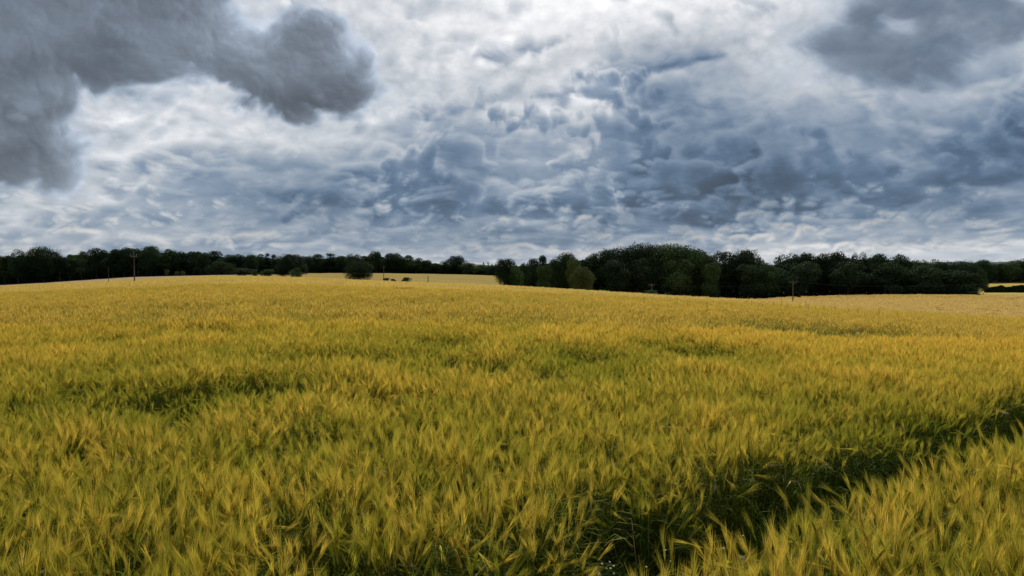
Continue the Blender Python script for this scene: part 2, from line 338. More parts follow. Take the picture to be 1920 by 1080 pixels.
# ------------------------------------------------------------------ lie of the land: height of the crop top / ground by (u = x/y, y)
# columns: picture column of a bearing, crest drop below eye level, crest distance, then (distance, drop) beyond it
KEYS = [(-500, 52, 200, [(250, 54), (420, 42), (800, 22)]), (-200, 42, 230, [(270, 43), (430, 35), (800, 20)]), (0, 32, 250, [(285, 33.5), (420, 29.5), (800, 18)]),
        (100, 27, 250, [(285, 28.2), (420, 24), (800, 16)]), (250, 19.5, 250, [(285, 20.6), (410, 14), (800, 12)]), (400, 12.5, 245, [(285, 13.4), (400, 11), (800, 9)]),
        (480, 13.5, 235, [(280, 15.5), (400, 9.5), (800, 8)]), (570, 16, 220, [(290, 21), (330, 17.5), (470, 7.5), (800, 6)]), (670, 20.5, 205, [(270, 25), (330, 21), (470, 7), (800, 6)]),
        (740, 23.5, 195, [(260, 29), (330, 24), (480, 7.5), (800, 7)]), (860, 28, 175, [(240, 35), (330, 28), (480, 9.5), (800, 8)]), (960, 32, 155, [(230, 40), (330, 37), (480, 13), (800, 9)]),
        (1100, 40.5, 140, [(220, 50), (340, 46), (500, 24), (800, 12)]), (1250, 50, 130, [(210, 58), (340, 56), (500, 28), (800, 14)]), (1360, 56, 122, [(200, 62), (300, 59), (340, 58), (500, 30), (800, 14)]),
        (1430, 59.5, 112, [(170, 66), (300, 56), (345, 56), (500, 32), (800, 14)]), (1500, 66.5, 100, [(160, 73), (300, 53.5), (345, 54), (500, 34), (800, 14)]), (1600, 74, 88, [(145, 81), (300, 51.8), (345, 53), (500, 36), (800, 14)]),
        (1700, 79.5, 76, [(130, 87), (300, 51), (345, 53), (500, 38), (800, 15)]), (1800, 86, 66, [(110, 92), (300, 51.3), (345, 53), (440, 48), (620, 28), (900, 16)]),
        (1920, 93, 56, [(95, 99), (300, 53), (345, 55), (430, 50), (620, 26), (900, 16)]), (2150, 105, 46, [(85, 110), (300, 58), (430, 50), (620, 28), (900, 16)]), (2500, 118, 40, [(80, 124), (300, 62), (620, 30), (900, 16)])]
YG = np.exp(np.linspace(math.log(.4), math.log(9000), 900)); UG = np.linspace(-1.05, 1.12, 500)
def _table():
    rows = []
    for px, c, D, beyond in KEYS:
        s_ = c*D/F-(EYE-CH); p = 1+(EYE-CH)/s_
        z = -(EYE-CH)-s_*(YG/D)**p
        ys = [D]+[b[0] for b in beyond]+[2500, 9000]; cs = [c]+[b[1] for b in beyond]+[5, 1.5]
        zb = np.interp(YG, ys, [-a*b/F for a, b in zip(ys, cs)])
        z = np.where(YG < D, z, zb); rows.append(z)
    rows = np.array(rows); us = np.array([(k_[0]-960)/F for k_ in KEYS])
    Z = np.array([np.interp(UG, us, rows[:, j]) for j in range(len(YG))]).T
    ker = np.exp(-np.linspace(-2, 2, 13)**2); ker /= ker.sum()
    Zp = np.pad(Z, ((6, 6), (0, 0)), 'edge'); Z = sum(ker[i]*Zp[i:i+len(UG)] for i in range(13))
    k2 = np.array([1, 2, 3, 2, 1.])/9; Zp = np.pad(Z, ((0, 0), (2, 2)), 'edge'); Z2 = sum(k2[i]*Zp[:, i:i+len(YG)] for i in range(5))
    return Z2+EYE
ZT = _table()
def _lk(u, Y):
    i = np.clip((u-UG[0])/(UG[1]-UG[0]), 0, len(UG)-1.001); j = np.clip(np.log(np.maximum(Y, .4)/.4)/(math.log(9000/.4)/899), 0, 898.999)
    i0 = i.astype(int); j0 = j.astype(int); a = i-i0; b = j-j0
    return (ZT[i0, j0]*(1-a)+ZT[i0+1, j0]*a)*(1-b)+(ZT[i0, j0+1]*(1-a)+ZT[i0+1, j0+1]*a)*b
def top_z(x, y):                 # top of the crop (near fields) or ground (far)
    x = np.asarray(x, float); y = np.asarray(y, float); r = np.hypot(x, y)
    th = np.arctan2(x, y); lim = .80
    a = np.clip(th, -lim, lim); back = np.clip((np.abs(th)-lim)/.5, 0, 1)
    Y = r*np.cos(a); z = _lk(np.tan(a), np.maximum(Y, .4))
    return z*(1-back)+(CH-.012*r)*back
def crop_h(x, y):                # crop height over the soil, fades to nothing on the far grass
    r = np.hypot(x, y); return CH*np.clip((330-r)/20., 0, 1)
def ground_z(x, y): return top_z(x, y)-crop_h(x, y)
def at(px, py, Y):               # a point seen at a picture position, at depth Y
    return ((px-960)/F*Y, Y, EYE-(py-HOR)/F*Y)
def on_crop(px, py):             # where the sight line meets the near crop top
    u = (px-960)/F; Ys = YG[(YG > 1.5) & (YG < np.interp(px, [k_[0] for k_ in KEYS], [k_[2] for k_ in KEYS]))]
    c = -(_lk(np.full(len(Ys), u), Ys)-EYE)/Ys*F
    Y = np.interp(py-HOR, c[::-1], Ys[::-1]); return (u*Y, Y)
# ------------------------------------------------------------------ ground sheet
th = np.concatenate([np.linspace(-180, -52, 33)[:-1], np.linspace(-52, 52, 521), np.linspace(52, 180, 33)[1:-1]])*math.pi/180
rr = np.concatenate([[.01], np.exp(np.linspace(math.log(.5), math.log(60), 60)), np.exp(np.linspace(math.log(60), math.log(800), 210))[1:], np.exp(np.linspace(math.log(800), math.log(9000), 24))[1:]])
TH, RR = np.meshgrid(th, rr); GX = RR*np.sin(TH); GY = RR*np.cos(TH); nt, nr = len(th), len(rr)
GZ = ground_z(GX, GY)+np.where(RR < 60, .02*fnoise(GX*2, GY*2, 3, .5, 3), .10*fnoise(GX/9, GY/9, 3, .5, 3))
PXc = 960+F*np.tan(np.clip(TH, -.85, .85))
SOIL = np.array([.050, .036, .022]); GOLD = np.array([.50, .34, .07]); OLIVE = np.array([.20, .145, .028]); STRIP = np.array([.24, .17, .10]); GRASS = np.array([.045, .06, .015]); FLOOR = np.array([.02, .025, .01])
col = np.zeros(GX.shape+(3,))+SOIL
YY = RR*np.cos(np.clip(TH, -.9, .9))
cd = np.interp(PXc, [k_[0] for k_ in KEYS], [k_[2] for k_ in KEYS])
beyond = YY > cd+25
def setc(m, c): col[m] = c
setc(beyond, GOLD*.85)
setc(beyond & (PXc < 470), STRIP); setc(beyond & (PXc > 470) & (PXc < 960), OLIVE); setc((YY > 400) & (PXc < 560), FLOOR); setc((YY > 485) & (PXc >= 560) & (PXc < 990), FLOOR)
setc((YY > 308) & (PXc > 960) & (PXc < 1840), GRASS); setc((YY > 308) & (PXc >= 1840), np.array([.30, .22, .045])); setc((YY > 640) & (PXc >= 960), FLOOR); setc(YY > 900, np.array([.10, .11, .04]))
faces = []
for i in range(nr-1):
    a = i*nt+np.arange(nt); b = i*nt+(np.arange(nt)+1) % nt
    faces.append(np.stack([a, b, b+nt, a+nt], 1))
faces = np.concatenate(faces)[:, ::-1]
def ground_col(k):
    a = k.n.new('ShaderNodeAttribute'); a.attribute_name = 'zone'
    g = k.n.new('ShaderNodeNewGeometry').outputs['Position']
    n = k.noise(g, .35, 8., .6); n2 = k.noise(k.v('MULTIPLY', g, (.02, .06, 0)), 1., 6., .6); n3 = k.noise(g, 9., 4., .6)
    s_ = k.m('ADD', k.m('ADD', k.m('MULTIPLY', n, .55), k.m('MULTIPLY', n2, .75)), k.m('ADD', k.m('MULTIPLY', n3, .5), .12))
    return k.v('SCALE', a.outputs['Color'], scale=s_)
g_mat = mat('ground_material', None, .95, .05, build=ground_col)
gr = obj('ground', np.stack([GX, GY, GZ], -1).reshape(-1, 3), faces, g_mat, smooth=True,
         attrs={'zone': ('POINT', 'FLOAT_COLOR', np.concatenate([col, np.ones(col.shape[:2]+(1,))], -1).reshape(-1, 4))})
tag(gr, kind='structure')
# low wooded hills on the skyline
def hills():
    v = []; f = []
    pxs = np.arange(560, 2400, 6.); prof = np.interp(pxs, [560, 700, 880, 930, 1000, 1300, 1700, 1760, 1790, 1850, 1920, 2100, 2400], [498, 496, 495, 498, 499, 500, 494, 491.5, 490.5, 492.5, 489, 490, 494])+1.2*fnoise(pxs/20, pxs*0, 4, .6, 8)
    rowsY = [2300, 2500, 2700, 3000, 3300]; hs = [0, .55, .85, 1., 0]
    for Y, h in zip(rowsY, hs):
        for px, py in zip(pxs, prof):
            z1 = EYE-(py-HOR)/F*3000; z0 = -14; v.append(((px-960)/F*Y, Y, z0+(z1-z0)*h+random.uniform(-1.5, 1.5)*(h > .3)))
    n = len(pxs)
    for i in range(4):
        for j in range(n-1): f.append((i*n+j, i*n+j+1, (i+1)*n+j+1, (i+1)*n+j))
    hm = mat('hill_woods', None, .95, .05, build=lambda k: k.ramp(k.noise(k.n.new('ShaderNodeNewGeometry').outputs['Position'], .02, 6., .6), [(.35, (.035, .05, .03, 1)), (.65, (.075, .095, .06, 1))]))
    tag(obj('hills', v, f, hm, smooth=False), kind='structure')
hills()
# ------------------------------------------------------------------ barley
def inst_attr(k, name, typ='INSTANCER'):
    a = k.n.new('ShaderNodeAttribute'); a.attribute_type = typ; a.attribute_name = name; return a
def crop_mat(name, ripe, green, lo=1., transl=.4, rough=.6, dry=None, vf=.35):
    def b(k):
        t = inst_attr(k, 'tint').outputs['Fac']; v = inst_attr(k, 'pl', 'GEOMETRY').outputs['Color']
        r_, g_, b_ = k.sep(v)            # r: ripeness of this plant, g: lightness of this blade, b: dried plant
        f = k.m('ADD', t, k.m('MULTIPLY', k.m('SUBTRACT', r_, .5), vf*2), clamp=True)
        c = k.mix(f, green, ripe)
        c = k.mix(b_, c, dry or (.56, .46, .24, 1))
        return k.v('SCALE', c, scale=k.m('MULTIPLY_ADD', g_, .85, .50))
    return mat(name, None, rough, .03, transl, b)
M_AWN = crop_mat('barley_awn', (.86, .595, .085, 1), (.35, .35, .028, 1), transl=.45)
M_EAR = crop_mat('barley_ear', (.60, .44, .05, 1), (.30, .32, .025, 1), transl=.15)
M_STEM = crop_mat('barley_stem', (.26, .23, .015, 1), (.07, .115, .008, 1), transl=.2, vf=.2)
M_LEAF = crop_mat('barley_leaf', (.16, .18, .012, 1), (.05, .095, .007, 1), transl=.45, vf=.2)
CM = [M_AWN, M_EAR, M_STEM, M_LEAF]
class Patch:
    def __init__(s): s.v = []; s.f = []; s.m = []; s.c = []
    def ribbon(s, pts, ws, side, m, c):
        b = len(s.v); n = len(pts)
        for p, w in zip(pts, ws):
            s.v.append(p-side*w*.5); s.v.append(p+side*w*.5); s.c += [c, c]
        for i in range(n-1): s.f.append((b+2*i, b+2*i+1, b+2*i+3, b+2*i+2)); s.m.append(m)
    def blade(s, p0, p1, p2, w, side, m, c):       # two joints ending in a point
        b = len(s.v); s.v += [p0-side*w*.5, p0+side*w*.5, p1-side*w*.38, p1+side*w*.38, p2]; s.c += [c]*5
        s.f += [(b, b+1, b+3, b+2), (b+2, b+3, b+4)]; s.m += [m, m]
def perp(d):
    q = rs.randn(3); q -= d*(q@d)/(d@d); return q/np.linalg.norm(q)
def unit(v): return v/np.linalg.norm(v)
def plant(P, x, y, h, lod, ripe=None, dry=0., nod=None, lean=None, awl=1.):
    """one barley stalk: curved stem, ribbon leaves, ear and its fan of awns"""
    ripe = rs.rand() if ripe is None else ripe
    az = rs.uniform(0, 6.28) if lean is None else lean[1]; la = abs(rs.normal(0, .10)) if lean is None else lean[0]
    ld = np.array([math.cos(az), math.sin(az), 0.])
    p = np.array([x, y, 0.]); pts = [p.copy()]; ang = la*.3; ns = 4 if lod == 0 else 2
    for i in range(ns):
        ang += la*1.4/ns; p = p+(np.array([0, 0, 1.])*math.cos(ang)+ld*math.sin(ang))*h/ns; pts.append(p.copy())
    lg = rs.rand(); sw = (.0035, .006)[min(lod, 1)]
    P.ribbon(pts, [sw]*len(pts), perp(np.array([0, 0, 1.])), 2, (ripe, lg, dry, 1))
    if lod == 0:
        q = perp(np.array([0, 0, 1.])); P.ribbon(pts, [sw]*len(pts), unit(np.cross(q, [0, 0, 1.])), 2, (ripe, lg, dry, 1))
    for _ in range(3 if lod == 0 else 2):            # leaves
        t = rs.uniform(.25, .85); b = pts[0]+(pts[-1]-pts[0])*t; a = rs.uniform(0, 6.28); o = np.array([math.cos(a), math.sin(a), 0.])
        L = rs.uniform(.14, .26); up = rs.uniform(.5, 1.); w = (.009, .012)[min(lod, 1)]
        q = [b, b+o*L*.3+np.array([0, 0, L*.45*up]), b+o*L*.7+np.array([0, 0, L*.5*up]), b+o*L+np.array([0, 0, L*(.1+.3*up*rs.rand())])]
        if lod: q = q[::2]+[q[3]]
        P.ribbon(q, np.array([.6, 1, .7, .1])[:len(q)]*w if not lod else [w*.7, w, .001], np.array([-o[1], o[0], 0.]), 3, (ripe, rs.rand(), dry*.8, 1))
    nd = (abs(rs.normal(.22, .24)) if rs.rand() < .9 else rs.uniform(.8, 2.0)) if nod is None else nod
    a2 = az+rs.normal(0, .7); nd_ = np.array([math.cos(a2), math.sin(a2), 0.])
    A = min(ang+nd, 2.4); d = unit(np.array([0, 0, 1.])*math.cos(A)+nd_*math.sin(A)); L = rs.uniform(.065, .09)
    e0 = pts[-1]; e1 = e0+d*L; lgt = rs.rand(); c = (ripe, lgt, dry, 1)
    s1 = perp(d); s2 = unit(np.cross(d, s1))
    for s_ in (s1, s2):
        P.ribbon([e0, e0+d*L*.3, e0+d*L*.75, e1], np.array([.003, .009, .008, .003])*(1 if lod == 0 else 1.3), s_, 1, c)
    na = 26 if lod == 0 else 10
    for i in range(na):
        t = rs.uniform(.1, 1.); b = e0+d*L*t; sp = rs.uniform(.03, .20); q = perp(d)
        dd = unit(d+q*sp); LA = rs.uniform(.10, .145)*awl*(1.1-.2*t); sag = np.array([0, 0, -1.])*LA*rs.uniform(0, .10)*(1+nd*.5)
        w = .0014 if lod == 0 else .0030
        P.blade(b, b+dd*LA*.5+sag*.2, b+dd*LA+sag, w, perp(dd), 0, (ripe, np.clip(lgt*.5+rs.rand()*.5, 0, 1), dry, 1))
PROT = bpy.data.collections.new('barley_kit')     # stays outside the scene: only the crop object draws it
def finish(P, i):
    o = obj('kit_%03d' % i, P.v, P.f, CM, link=False, midx=P.m, attrs={'pl': ('POINT', 'FLOAT_COLOR', np.array(P.c))})
    PROT.objects.link(o)
NV0, NV1, NV2, NV3, NVG = 12, 8, 6, 4, 4
R0, R1, R2 = .23, .62, 1.9                         # patch sizes
n_ = 0
for i in range(NV0):                               # close up
    P = Patch(); rp = rs.rand()
    for j in range(17):
        a, r_ = rs.uniform(0, 6.28), R0*.6*math.sqrt(rs.rand())
        dr = 1. if rs.rand() < .014 else rs.rand()*.05
        plant(P, r_*math.cos(a), r_*math.sin(a), rs.normal(.70, .045), 0, ripe=np.clip(rp+rs.normal(0, .22), 0, 1), dry=dr, nod=rs.uniform(1.2, 2.2) if dr == 1. else None)
    finish(P, n_); n_ += 1
for i in range(NV1):                               # middle distance
    P = Patch()
    for j in range(52):
        x, y = rs.uniform(-.5, .5, 2)*R1*1.12
        plant(P, x, y, rs.normal(.68, .05), 1, ripe=np.clip(.5+.5*math.sin(x*9+i)*math.cos(y*8+i*2)+rs.normal(0, .2), 0, 1), dry=.04+rs.rand()*.14 if rs.rand() > .02 else .8)
    finish(P, n_); n_ += 1
for i in range(NV2):                               # far: each tuft a few broader blades
    P = Patch()
    for j in range(230):
        x, y = rs.uniform(-.5, .5, 2)*R2*1.1; h = rs.normal(.60, .05); b = np.array([x, y, h]); rp = rs.rand()
        az = rs.uniform(0, 6.28)
        for k_ in range(5):
            a = az+rs.normal(0, .8); tl = abs(rs.normal(.35, .3)); d = np.array([math.cos(a)*math.sin(tl), math.sin(a)*math.sin(tl), math.cos(tl)]); L = rs.uniform(.16, .30)
            P.blade(b, b+d*L*.5, b+d*L, rs.uniform(.012, .022), perp(d), 0, (rp, rs.rand(), .36, 1))
        P.ribbon([np.array([x, y, 0.]), b], [.014, .012], perp(np.array([0, 0, 1.])), 2, (rp, rs.rand(), 0, 1))
    finish(P, n_); n_ += 1
for i in range(NV3):                               # second-field stretch: same, coarser
    P = Patch()
    for j in range(260):
        x, y = rs.uniform(-.5, .5, 2)*4.2; h = rs.normal(.55, .05); b = np.array([x, y, h])
        for k_ in range(3):
            a = rs.uniform(0, 6.28); tl = abs(rs.normal(.3, .3)); d = np.array([math.cos(a)*math.sin(tl), math.sin(a)*math.sin(tl), math.cos(tl)]); L = rs.uniform(.2, .32)
            P.blade(b-d*.15, b+d*L*.5, b+d*L, rs.uniform(.05, .09), perp(d), 0, (.9, rs.rand(), .62, 1))
    finish(P, n_); n_ += 1
for i in range(NVG):                               # green leafy undergrowth of the wheel track
    P = Patch()
    for j in range(16):
        a, r_ = rs.uniform(0, 6.28), .17*math.sqrt(rs.rand()); x, y = r_*math.cos(a), r_*math.sin(a)
        for k_ in range(4):
            a = rs.uniform(0, 6.28); o = np.array([math.cos(a), math.sin(a), 0.]); L = rs.uniform(.15, .42); b = np.array([x, y, 0.])
            P.ribbon([b, b+o*L*.15+np.array([0, 0, L*.5]), b+o*L*.35+np.array([0, 0, L*.85]), b+o*L*.6+np.array([0, 0, L*.95])], [.006, .009, .007, .001], np.array([-o[1], o[0], 0.]), 3, (rs.rand()*.5, rs.rand(), 0, 1))
    finish(P, n_); n_ += 1
# where it grows
KP = [k_[0] for k_ in KEYS]; KD = [k_[2] for k_ in KEYS]
TRACK = [((-1.02, 2.10), (8.05, 9.75))]                # the wheel track in the right foreground, from/to on the ground
def seg_d(x, y, a, b):
    ax, ay = a; bx, by = b; L = (bx-ax)**2+(by-ay)**2; t = np.clip(((x-ax)*(bx-ax)+(y-ay)*(by-ay))/L, 0, 1)
    dx, dy = x-ax-t*(bx-ax), y-ay-t*(by-ay); sgn = np.sign((bx-ax)*(y-ay)-(by-ay)*(x-ax)); return np.hypot(dx, dy), sgn
LINES = [[(-20, 578), (150, 574), (330, 570), (480, 566), (640, 563)], [(-20, 556), (100, 550), (240, 543), (380, 536), (480, 533)], [(600, 563), (760, 562), (900, 557)], [(1000, 552), (1150, 553), (1300, 562)],
         [(120, 610), (260, 606), (420, 604)]]
LW = [[on_crop(*p) for p in L] for L in LINES]
# hollows where the crop is thin, shorter and greener: picture position -> ground, radius across / along
HOL = [(640, 656, 130, 9, 1.), (300, 722, 190, 20, .9), (500, 708, 90, 16, 1.), (330, 760, 110, 12, .7), (1100, 655, 90, 13, .9), (1290, 640, 80, 11, 1.), (1540, 612, 150, 8, 1.), (760, 735, 70, 12, .8), (900, 672, 120, 9, .7), (850, 632, 60, 9, .8), (1010, 680, 120, 10, .6),
       (180, 630, 160, 7, .5), (90, 745, 70, 18, .5), (1700, 780, 120, 26, .75), (560, 800, 90, 22, .4), (1350, 660, 90, 8, .5), (430, 612, 100, 4, .5), (1180, 690, 70, 12, .5), (1230, 900, 120, 40, .4), (1560, 800, 60, 30, .5)]
HG = []
for px, py, rx, ry, w in HOL:
    x0, y0 = on_crop(px, py); _, y1 = on_crop(px, py-ry); _, y2 = on_crop(px, py+ry); HG.append((x0, y0, rx/F*y0, max((y1-y2)/2, .35)*1.15, w))
pts = []; rot = []; scl = []; idx = []; tnt = []
def crop_fields(x, y):
    """ripeness, height factor, lean of the crop at a place"""
    hol = np.zeros_like(x)
    for x0, y0, rx, ry, w in HG: hol = np.maximum(hol, w*np.exp(-(((x-x0)/rx)**2+((y-y0)/ry)**2)**1.2))
    hol = np.clip(hol*1.35*(1+.6*fnoise(x*1.6, y*1.6, 3, .6, 31)), 0, 1)
    n1 = fnoise(x*.9, y*.55, 4, .55, 32); n2 = fnoise(x*.12, y*.05, 4, .55, 33); n3 = fnoise(x*2.6, y*2.2, 3, .6, 34)
    far = np.clip((np.hypot(x, y)-2.)/20., 0, 1)
    t = .27+.54*far+.26*n1+.20*n2+.18*n3-1.0*hol
    h = 1+.06*n1+.08*n3-.30*hol
    for L in LW:
        for a, b in zip(L[:-1], L[1:]):
            d, _ = seg_d(x, y, a, b); m = np.exp(-(d/(.35+.006*np.hypot(x, y)))**2); h = h-.55*m; t = t-.5*m
    return np.clip(t, 0, 1), h, hol
def add_pts(x, y, base, nv, smul=1., lean=1., sink=0.):
    t, h, hol = crop_fields(x, y); n = len(x)
    z = ground_z(x, y)-sink
    la = np.clip(.16+.14*fnoise(x*.7, y*.7, 3, .5, 41)+.08*fnoise(x*2.5, y*2.5, 2, .5, 42), 0, .6)*lean
    u = x/np.maximum(y, .5)
    dirn = math.pi+np.clip((u+.25)*1.1, -.4, 1.0)*1.3+1.1*fnoise(x*.45, y*.45, 3, .5, 43)+.35*rs.randn(n)
    lx = la*np.cos(dirn); ly = la*np.sin(dirn)        # tilt: rotate about x by -ly, about y by lx
    pts.append(np.stack([x, y, z], 1)); rot.append(np.stack([-ly, lx, rs.uniform(0, 6.28, n)], 1))
    s_ = (h*smul*(1+.04*rs.randn(n)))[:, None]; scl.append(np.concatenate([s_*0+smul*(.95+.1*rs.rand(n)[:, None]), s_*0+smul, s_], 1))
    idx.append(base+rs.randint(0, nv, n)); tnt.append(t)
def scatter(r0, r1, cell, jit=.5, umax=.80):
    xs = []; ys = []; y = r0
    ys_ = np.arange(r0, r1, cell)
    for yy in ys_:
        w = umax*yy+.6; x = np.arange(-w, w, cell)+rs.uniform(0, cell); xs.append(x+rs.uniform(-jit, jit, len(x))*cell); ys.append(np.full(len(x), yy)+rs.uniform(-jit, jit, len(x))*cell)
    return np.concatenate(xs), np.concatenate(ys)
x, y = scatter(.9, 17, R0*.84)
(a_, b_) = TRACK[0]; d, sg = seg_d(x, y, a_, b_); wv = .03*fnoise(x*2, y*2, 2, .5, 51)
keep = d > np.where(sg > 0, .42, .50)+wv; hold = (rs.rand(len(x)) > .35*crop_fields(x, y)[2])
add_pts(x[keep & hold], y[keep & hold], 0, NV0)
# plants on the far lip of the track topple into it
e = keep & (d < .55) & (sg > 0); k0 = len(pts)
ex, ey = x[e], y[e]; pass
add_pts(ex, ey, 0, NV0, smul=.95); la = rs.uniform(.1, .55, len(ex)); dr = math.radians(-48)+rs.normal(0, .5, len(ex))
rot[-1] = np.stack([-la*np.sin(dr), la*np.cos(dr), rs.uniform(0, 6.28, len(ex))], 1); tnt[-1] = tnt[-1]*.35
gx = x[~keep]; gy = y[~keep]; gx = np.repeat(gx, 2)+rs.normal(0, .07, 2*len(gx)); gy = np.repeat(gy, 2)+rs.normal(0, .07, len(gx))
m_ = rs.rand(len(gx)) < .75; add_pts(gx[m_], gy[m_], NV0+NV1+NV2+NV3, NVG); tnt[-1] = tnt[-1]*0+.1
# green stuff under the thin hollows and low between the rows nearby
hx, hy = scatter(1.2, 22, .35); hh = crop_fields(hx, hy)[2]; m_ = rs.rand(len(hx)) < .15+.7*hh; add_pts(hx[m_], hy[m_], NV0+NV1+NV2+NV3, NVG, smul=1.1); tnt[-1] = tnt[-1]*0+.15
x, y = scatter(17, 62, R1*.86); m_ = rs.rand(len(x)) > .3*crop_fields(x, y)[2]; add_pts(x[m_], y[m_], NV0, NV1)
x, y = scatter(62, 262, R2*.8, umax=.76); px = 960+F*x/y; m_ = y < np.interp(px, KP, KD)+22; add_pts(x[m_], y[m_], NV0+NV1, NV2, lean=.6); px = px[m_]; tnt[-1] = np.clip(tnt[-1]-.45*np.clip((px-1380)/150, 0, 1)*np.clip((y[m_]-np.interp(px, KP, KD)*.72)/(np.interp(px, KP, KD)*.25), 0, 1), 0, 1)
x, y = scatter(95, 304, 3.3, umax=.80); px = 960+F*x/y; D_ = np.interp(px, KP, KD); m_ = (px > 1330) & (y > D_+22); add_pts(x[m_], y[m_], NV0+NV1+NV2, NV3, lean=.5, sink=-.0)
tnt[-1] = np.clip(.86+.1*fnoise(x[m_]*.03, y[m_]*.012, 3, .5, 61), 0, 1)
pts = np.concatenate(pts); rot = np.concatenate(rot); scl = np.concatenate(scl); idx = np.concatenate(idx); tnt = np.concatenate(tnt)
crop = obj('barley_crop', pts, [], CM, attrs={'rot': ('POINT', 'FLOAT_VECTOR', rot), 'scl': ('POINT', 'FLOAT_VECTOR', scl), 'vi': ('POINT', 'INT', idx), 'tint': ('POINT', 'FLOAT', tnt)})
tag(crop, 'dense bearded barley turning gold, filling the whole near field', 'barley', kind='stuff')
def gn_scatter(o):
    g = bpy.data.node_groups.new('grow', 'GeometryNodeTree'); g.interface.new_socket('Geometry', in_out='INPUT', socket_type='NodeSocketGeometry'); g.interface.new_socket('Geometry', in_out='OUTPUT', socket_type='NodeSocketGeometry')
    N, L = g.nodes, g.links; i = N.new('NodeGroupInput'); o_ = N.new('NodeGroupOutput')
    ci = N.new('GeometryNodeCollectionInfo'); ci.inputs['Collection'].default_value = PROT; ci.inputs['Separate Children'].default_value = True; ci.inputs['Reset Children'].default_value = True
    ip = N.new('GeometryNodeInstanceOnPoints'); ip.inputs['Pick Instance'].default_value = True
    def na(n, t):
        a = N.new('GeometryNodeInputNamedAttribute'); a.data_type = t; a.inputs['Name'].default_value = n; return a.outputs['Attribute']
    L.new(i.outputs[0], ip.inputs['Points']); L.new(ci.outputs[0], ip.inputs['Instance']); L.new(na('vi', 'INT'), ip.inputs['Instance Index'])
    L.new(na('rot', 'FLOAT_VECTOR'), ip.inputs['Rotation']); L.new(na('scl', 'FLOAT_VECTOR'), ip.inputs['Scale']); L.new(ip.outputs[0], o_.inputs[0])
    md = o.modifiers.new('grow', 'NODES'); md.node_group = g
gn_scatter(crop)
# ------------------------------------------------------------------ trees
def leaf_mat(name, a, b, transl=.14):
    def bl(k):
        v = inst_attr(k, 'lf', 'GEOMETRY').outputs['Fac']; oi = k.n.new('ShaderNodeObjectInfo').outputs['Random']
        c = k.mix(v, a, b); return k.v('SCALE', c, scale=k.m('MULTIPLY_ADD', oi, .5, .75))
    return mat(name, None, .8, .04, transl, bl)
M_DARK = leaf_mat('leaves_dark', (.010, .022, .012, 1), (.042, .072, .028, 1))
M_MID = leaf_mat('leaves_mid', (.016, .036, .014, 1), (.072, .115, .038, 1))
M_PALE = leaf_mat('leaves_pale', (.034, .05, .016, 1), (.10, .125, .04, 1))
M_BARK = mat('bark', None, .9, .1, build=lambda k: k.ramp(k.noise(k.n.new('ShaderNodeNewGeometry').outputs['Position'], 3., 5., .6), [(.3, (.03, .024, .018, 1)), (.7, (.085, .07, .055, 1))]))
def crown_mesh(seed, W, H, z0, lobes, n, leaf, flat=1., ragged=.12, inner=True, density=1.):
    """leaf clumps spread over and inside a cluster of lobes; W width, H total height, z0 underside"""
    r = np.random.RandomState(seed); C = []; Rr = []
    for i in range(lobes):
        t = r.rand(); zz = z0+(H-z0)*(.12+.76*t); env = math.sin(math.pi*min(max((zz-z0)/(H-z0), .06), .97))**.55
        a = r.uniform(0, 6.28); q = W*.5*env*math.sqrt(r.rand())*.72
        rad = W*r.uniform(.14, .25); zz = min(zz, H-rad*.8*flat); C.append((q*math.cos(a), q*math.sin(a), zz)); Rr.append(rad)
    C.append((0, 0, z0+(H-z0)*.45)); Rr.append(W*.30)
    C = np.array(C); Rr = np.array(Rr); pr = Rr**2/np.sum(Rr**2)
    k = r.choice(len(C), n, p=pr); d = r.randn(n, 3); d /= np.linalg.norm(d, axis=1)[:, None]; d[:, 2] = np.where(r.rand(n) < .6, np.abs(d[:, 2]), d[:, 2])
    rad = Rr[k]*(1-np.abs(r.randn(n))*.16+r.randn(n)*ragged*.5)
    lump = 1+.16*np.sin(d[:, 0]*7+k)*np.sin(d[:, 1]*6+k*2)*np.cos(d[:, 2]*5+k)
    p = C[k]+d*(rad*lump)[:, None]*np.array([1, 1, flat])
    p[:, :2] *= W*.5/np.percentile(np.hypot(p[:, 0], p[:, 1]), 97.5); p[:, 2] = z0*.6+(p[:, 2]-z0*.6)*(H-z0*.6)/(np.percentile(p[:, 2], 99.6)-z0*.6)
    keep = p[:, 2] > z0*.6; p = p[keep]; d = d[keep]; k = k[keep]; n = len(p)
    nrm = d+r.randn(n, 3)*.55; nrm /= np.linalg.norm(nrm, axis=1)[:, None]
    t1 = np.cross(nrm, r.randn(n, 3)); t1 /= np.linalg.norm(t1, axis=1)[:, None]; t2 = np.cross(nrm, t1)
    s = leaf*r.uniform(.5, 1.25, n)[:, None]*.5
    q = np.stack([p-t1*s*1.2, p-t2*s*.7+nrm*s*.2, p+t1*s*1.2, p+t2*s*.7-nrm*s*.2], 1).reshape(-1, 3)
    f = np.arange(4*n).reshape(-1, 4); lf = np.clip(.5+.28*r.randn(n)+.22*np.sin(k*2.3), 0, 1)
    return q, f, np.repeat(lf, 4)
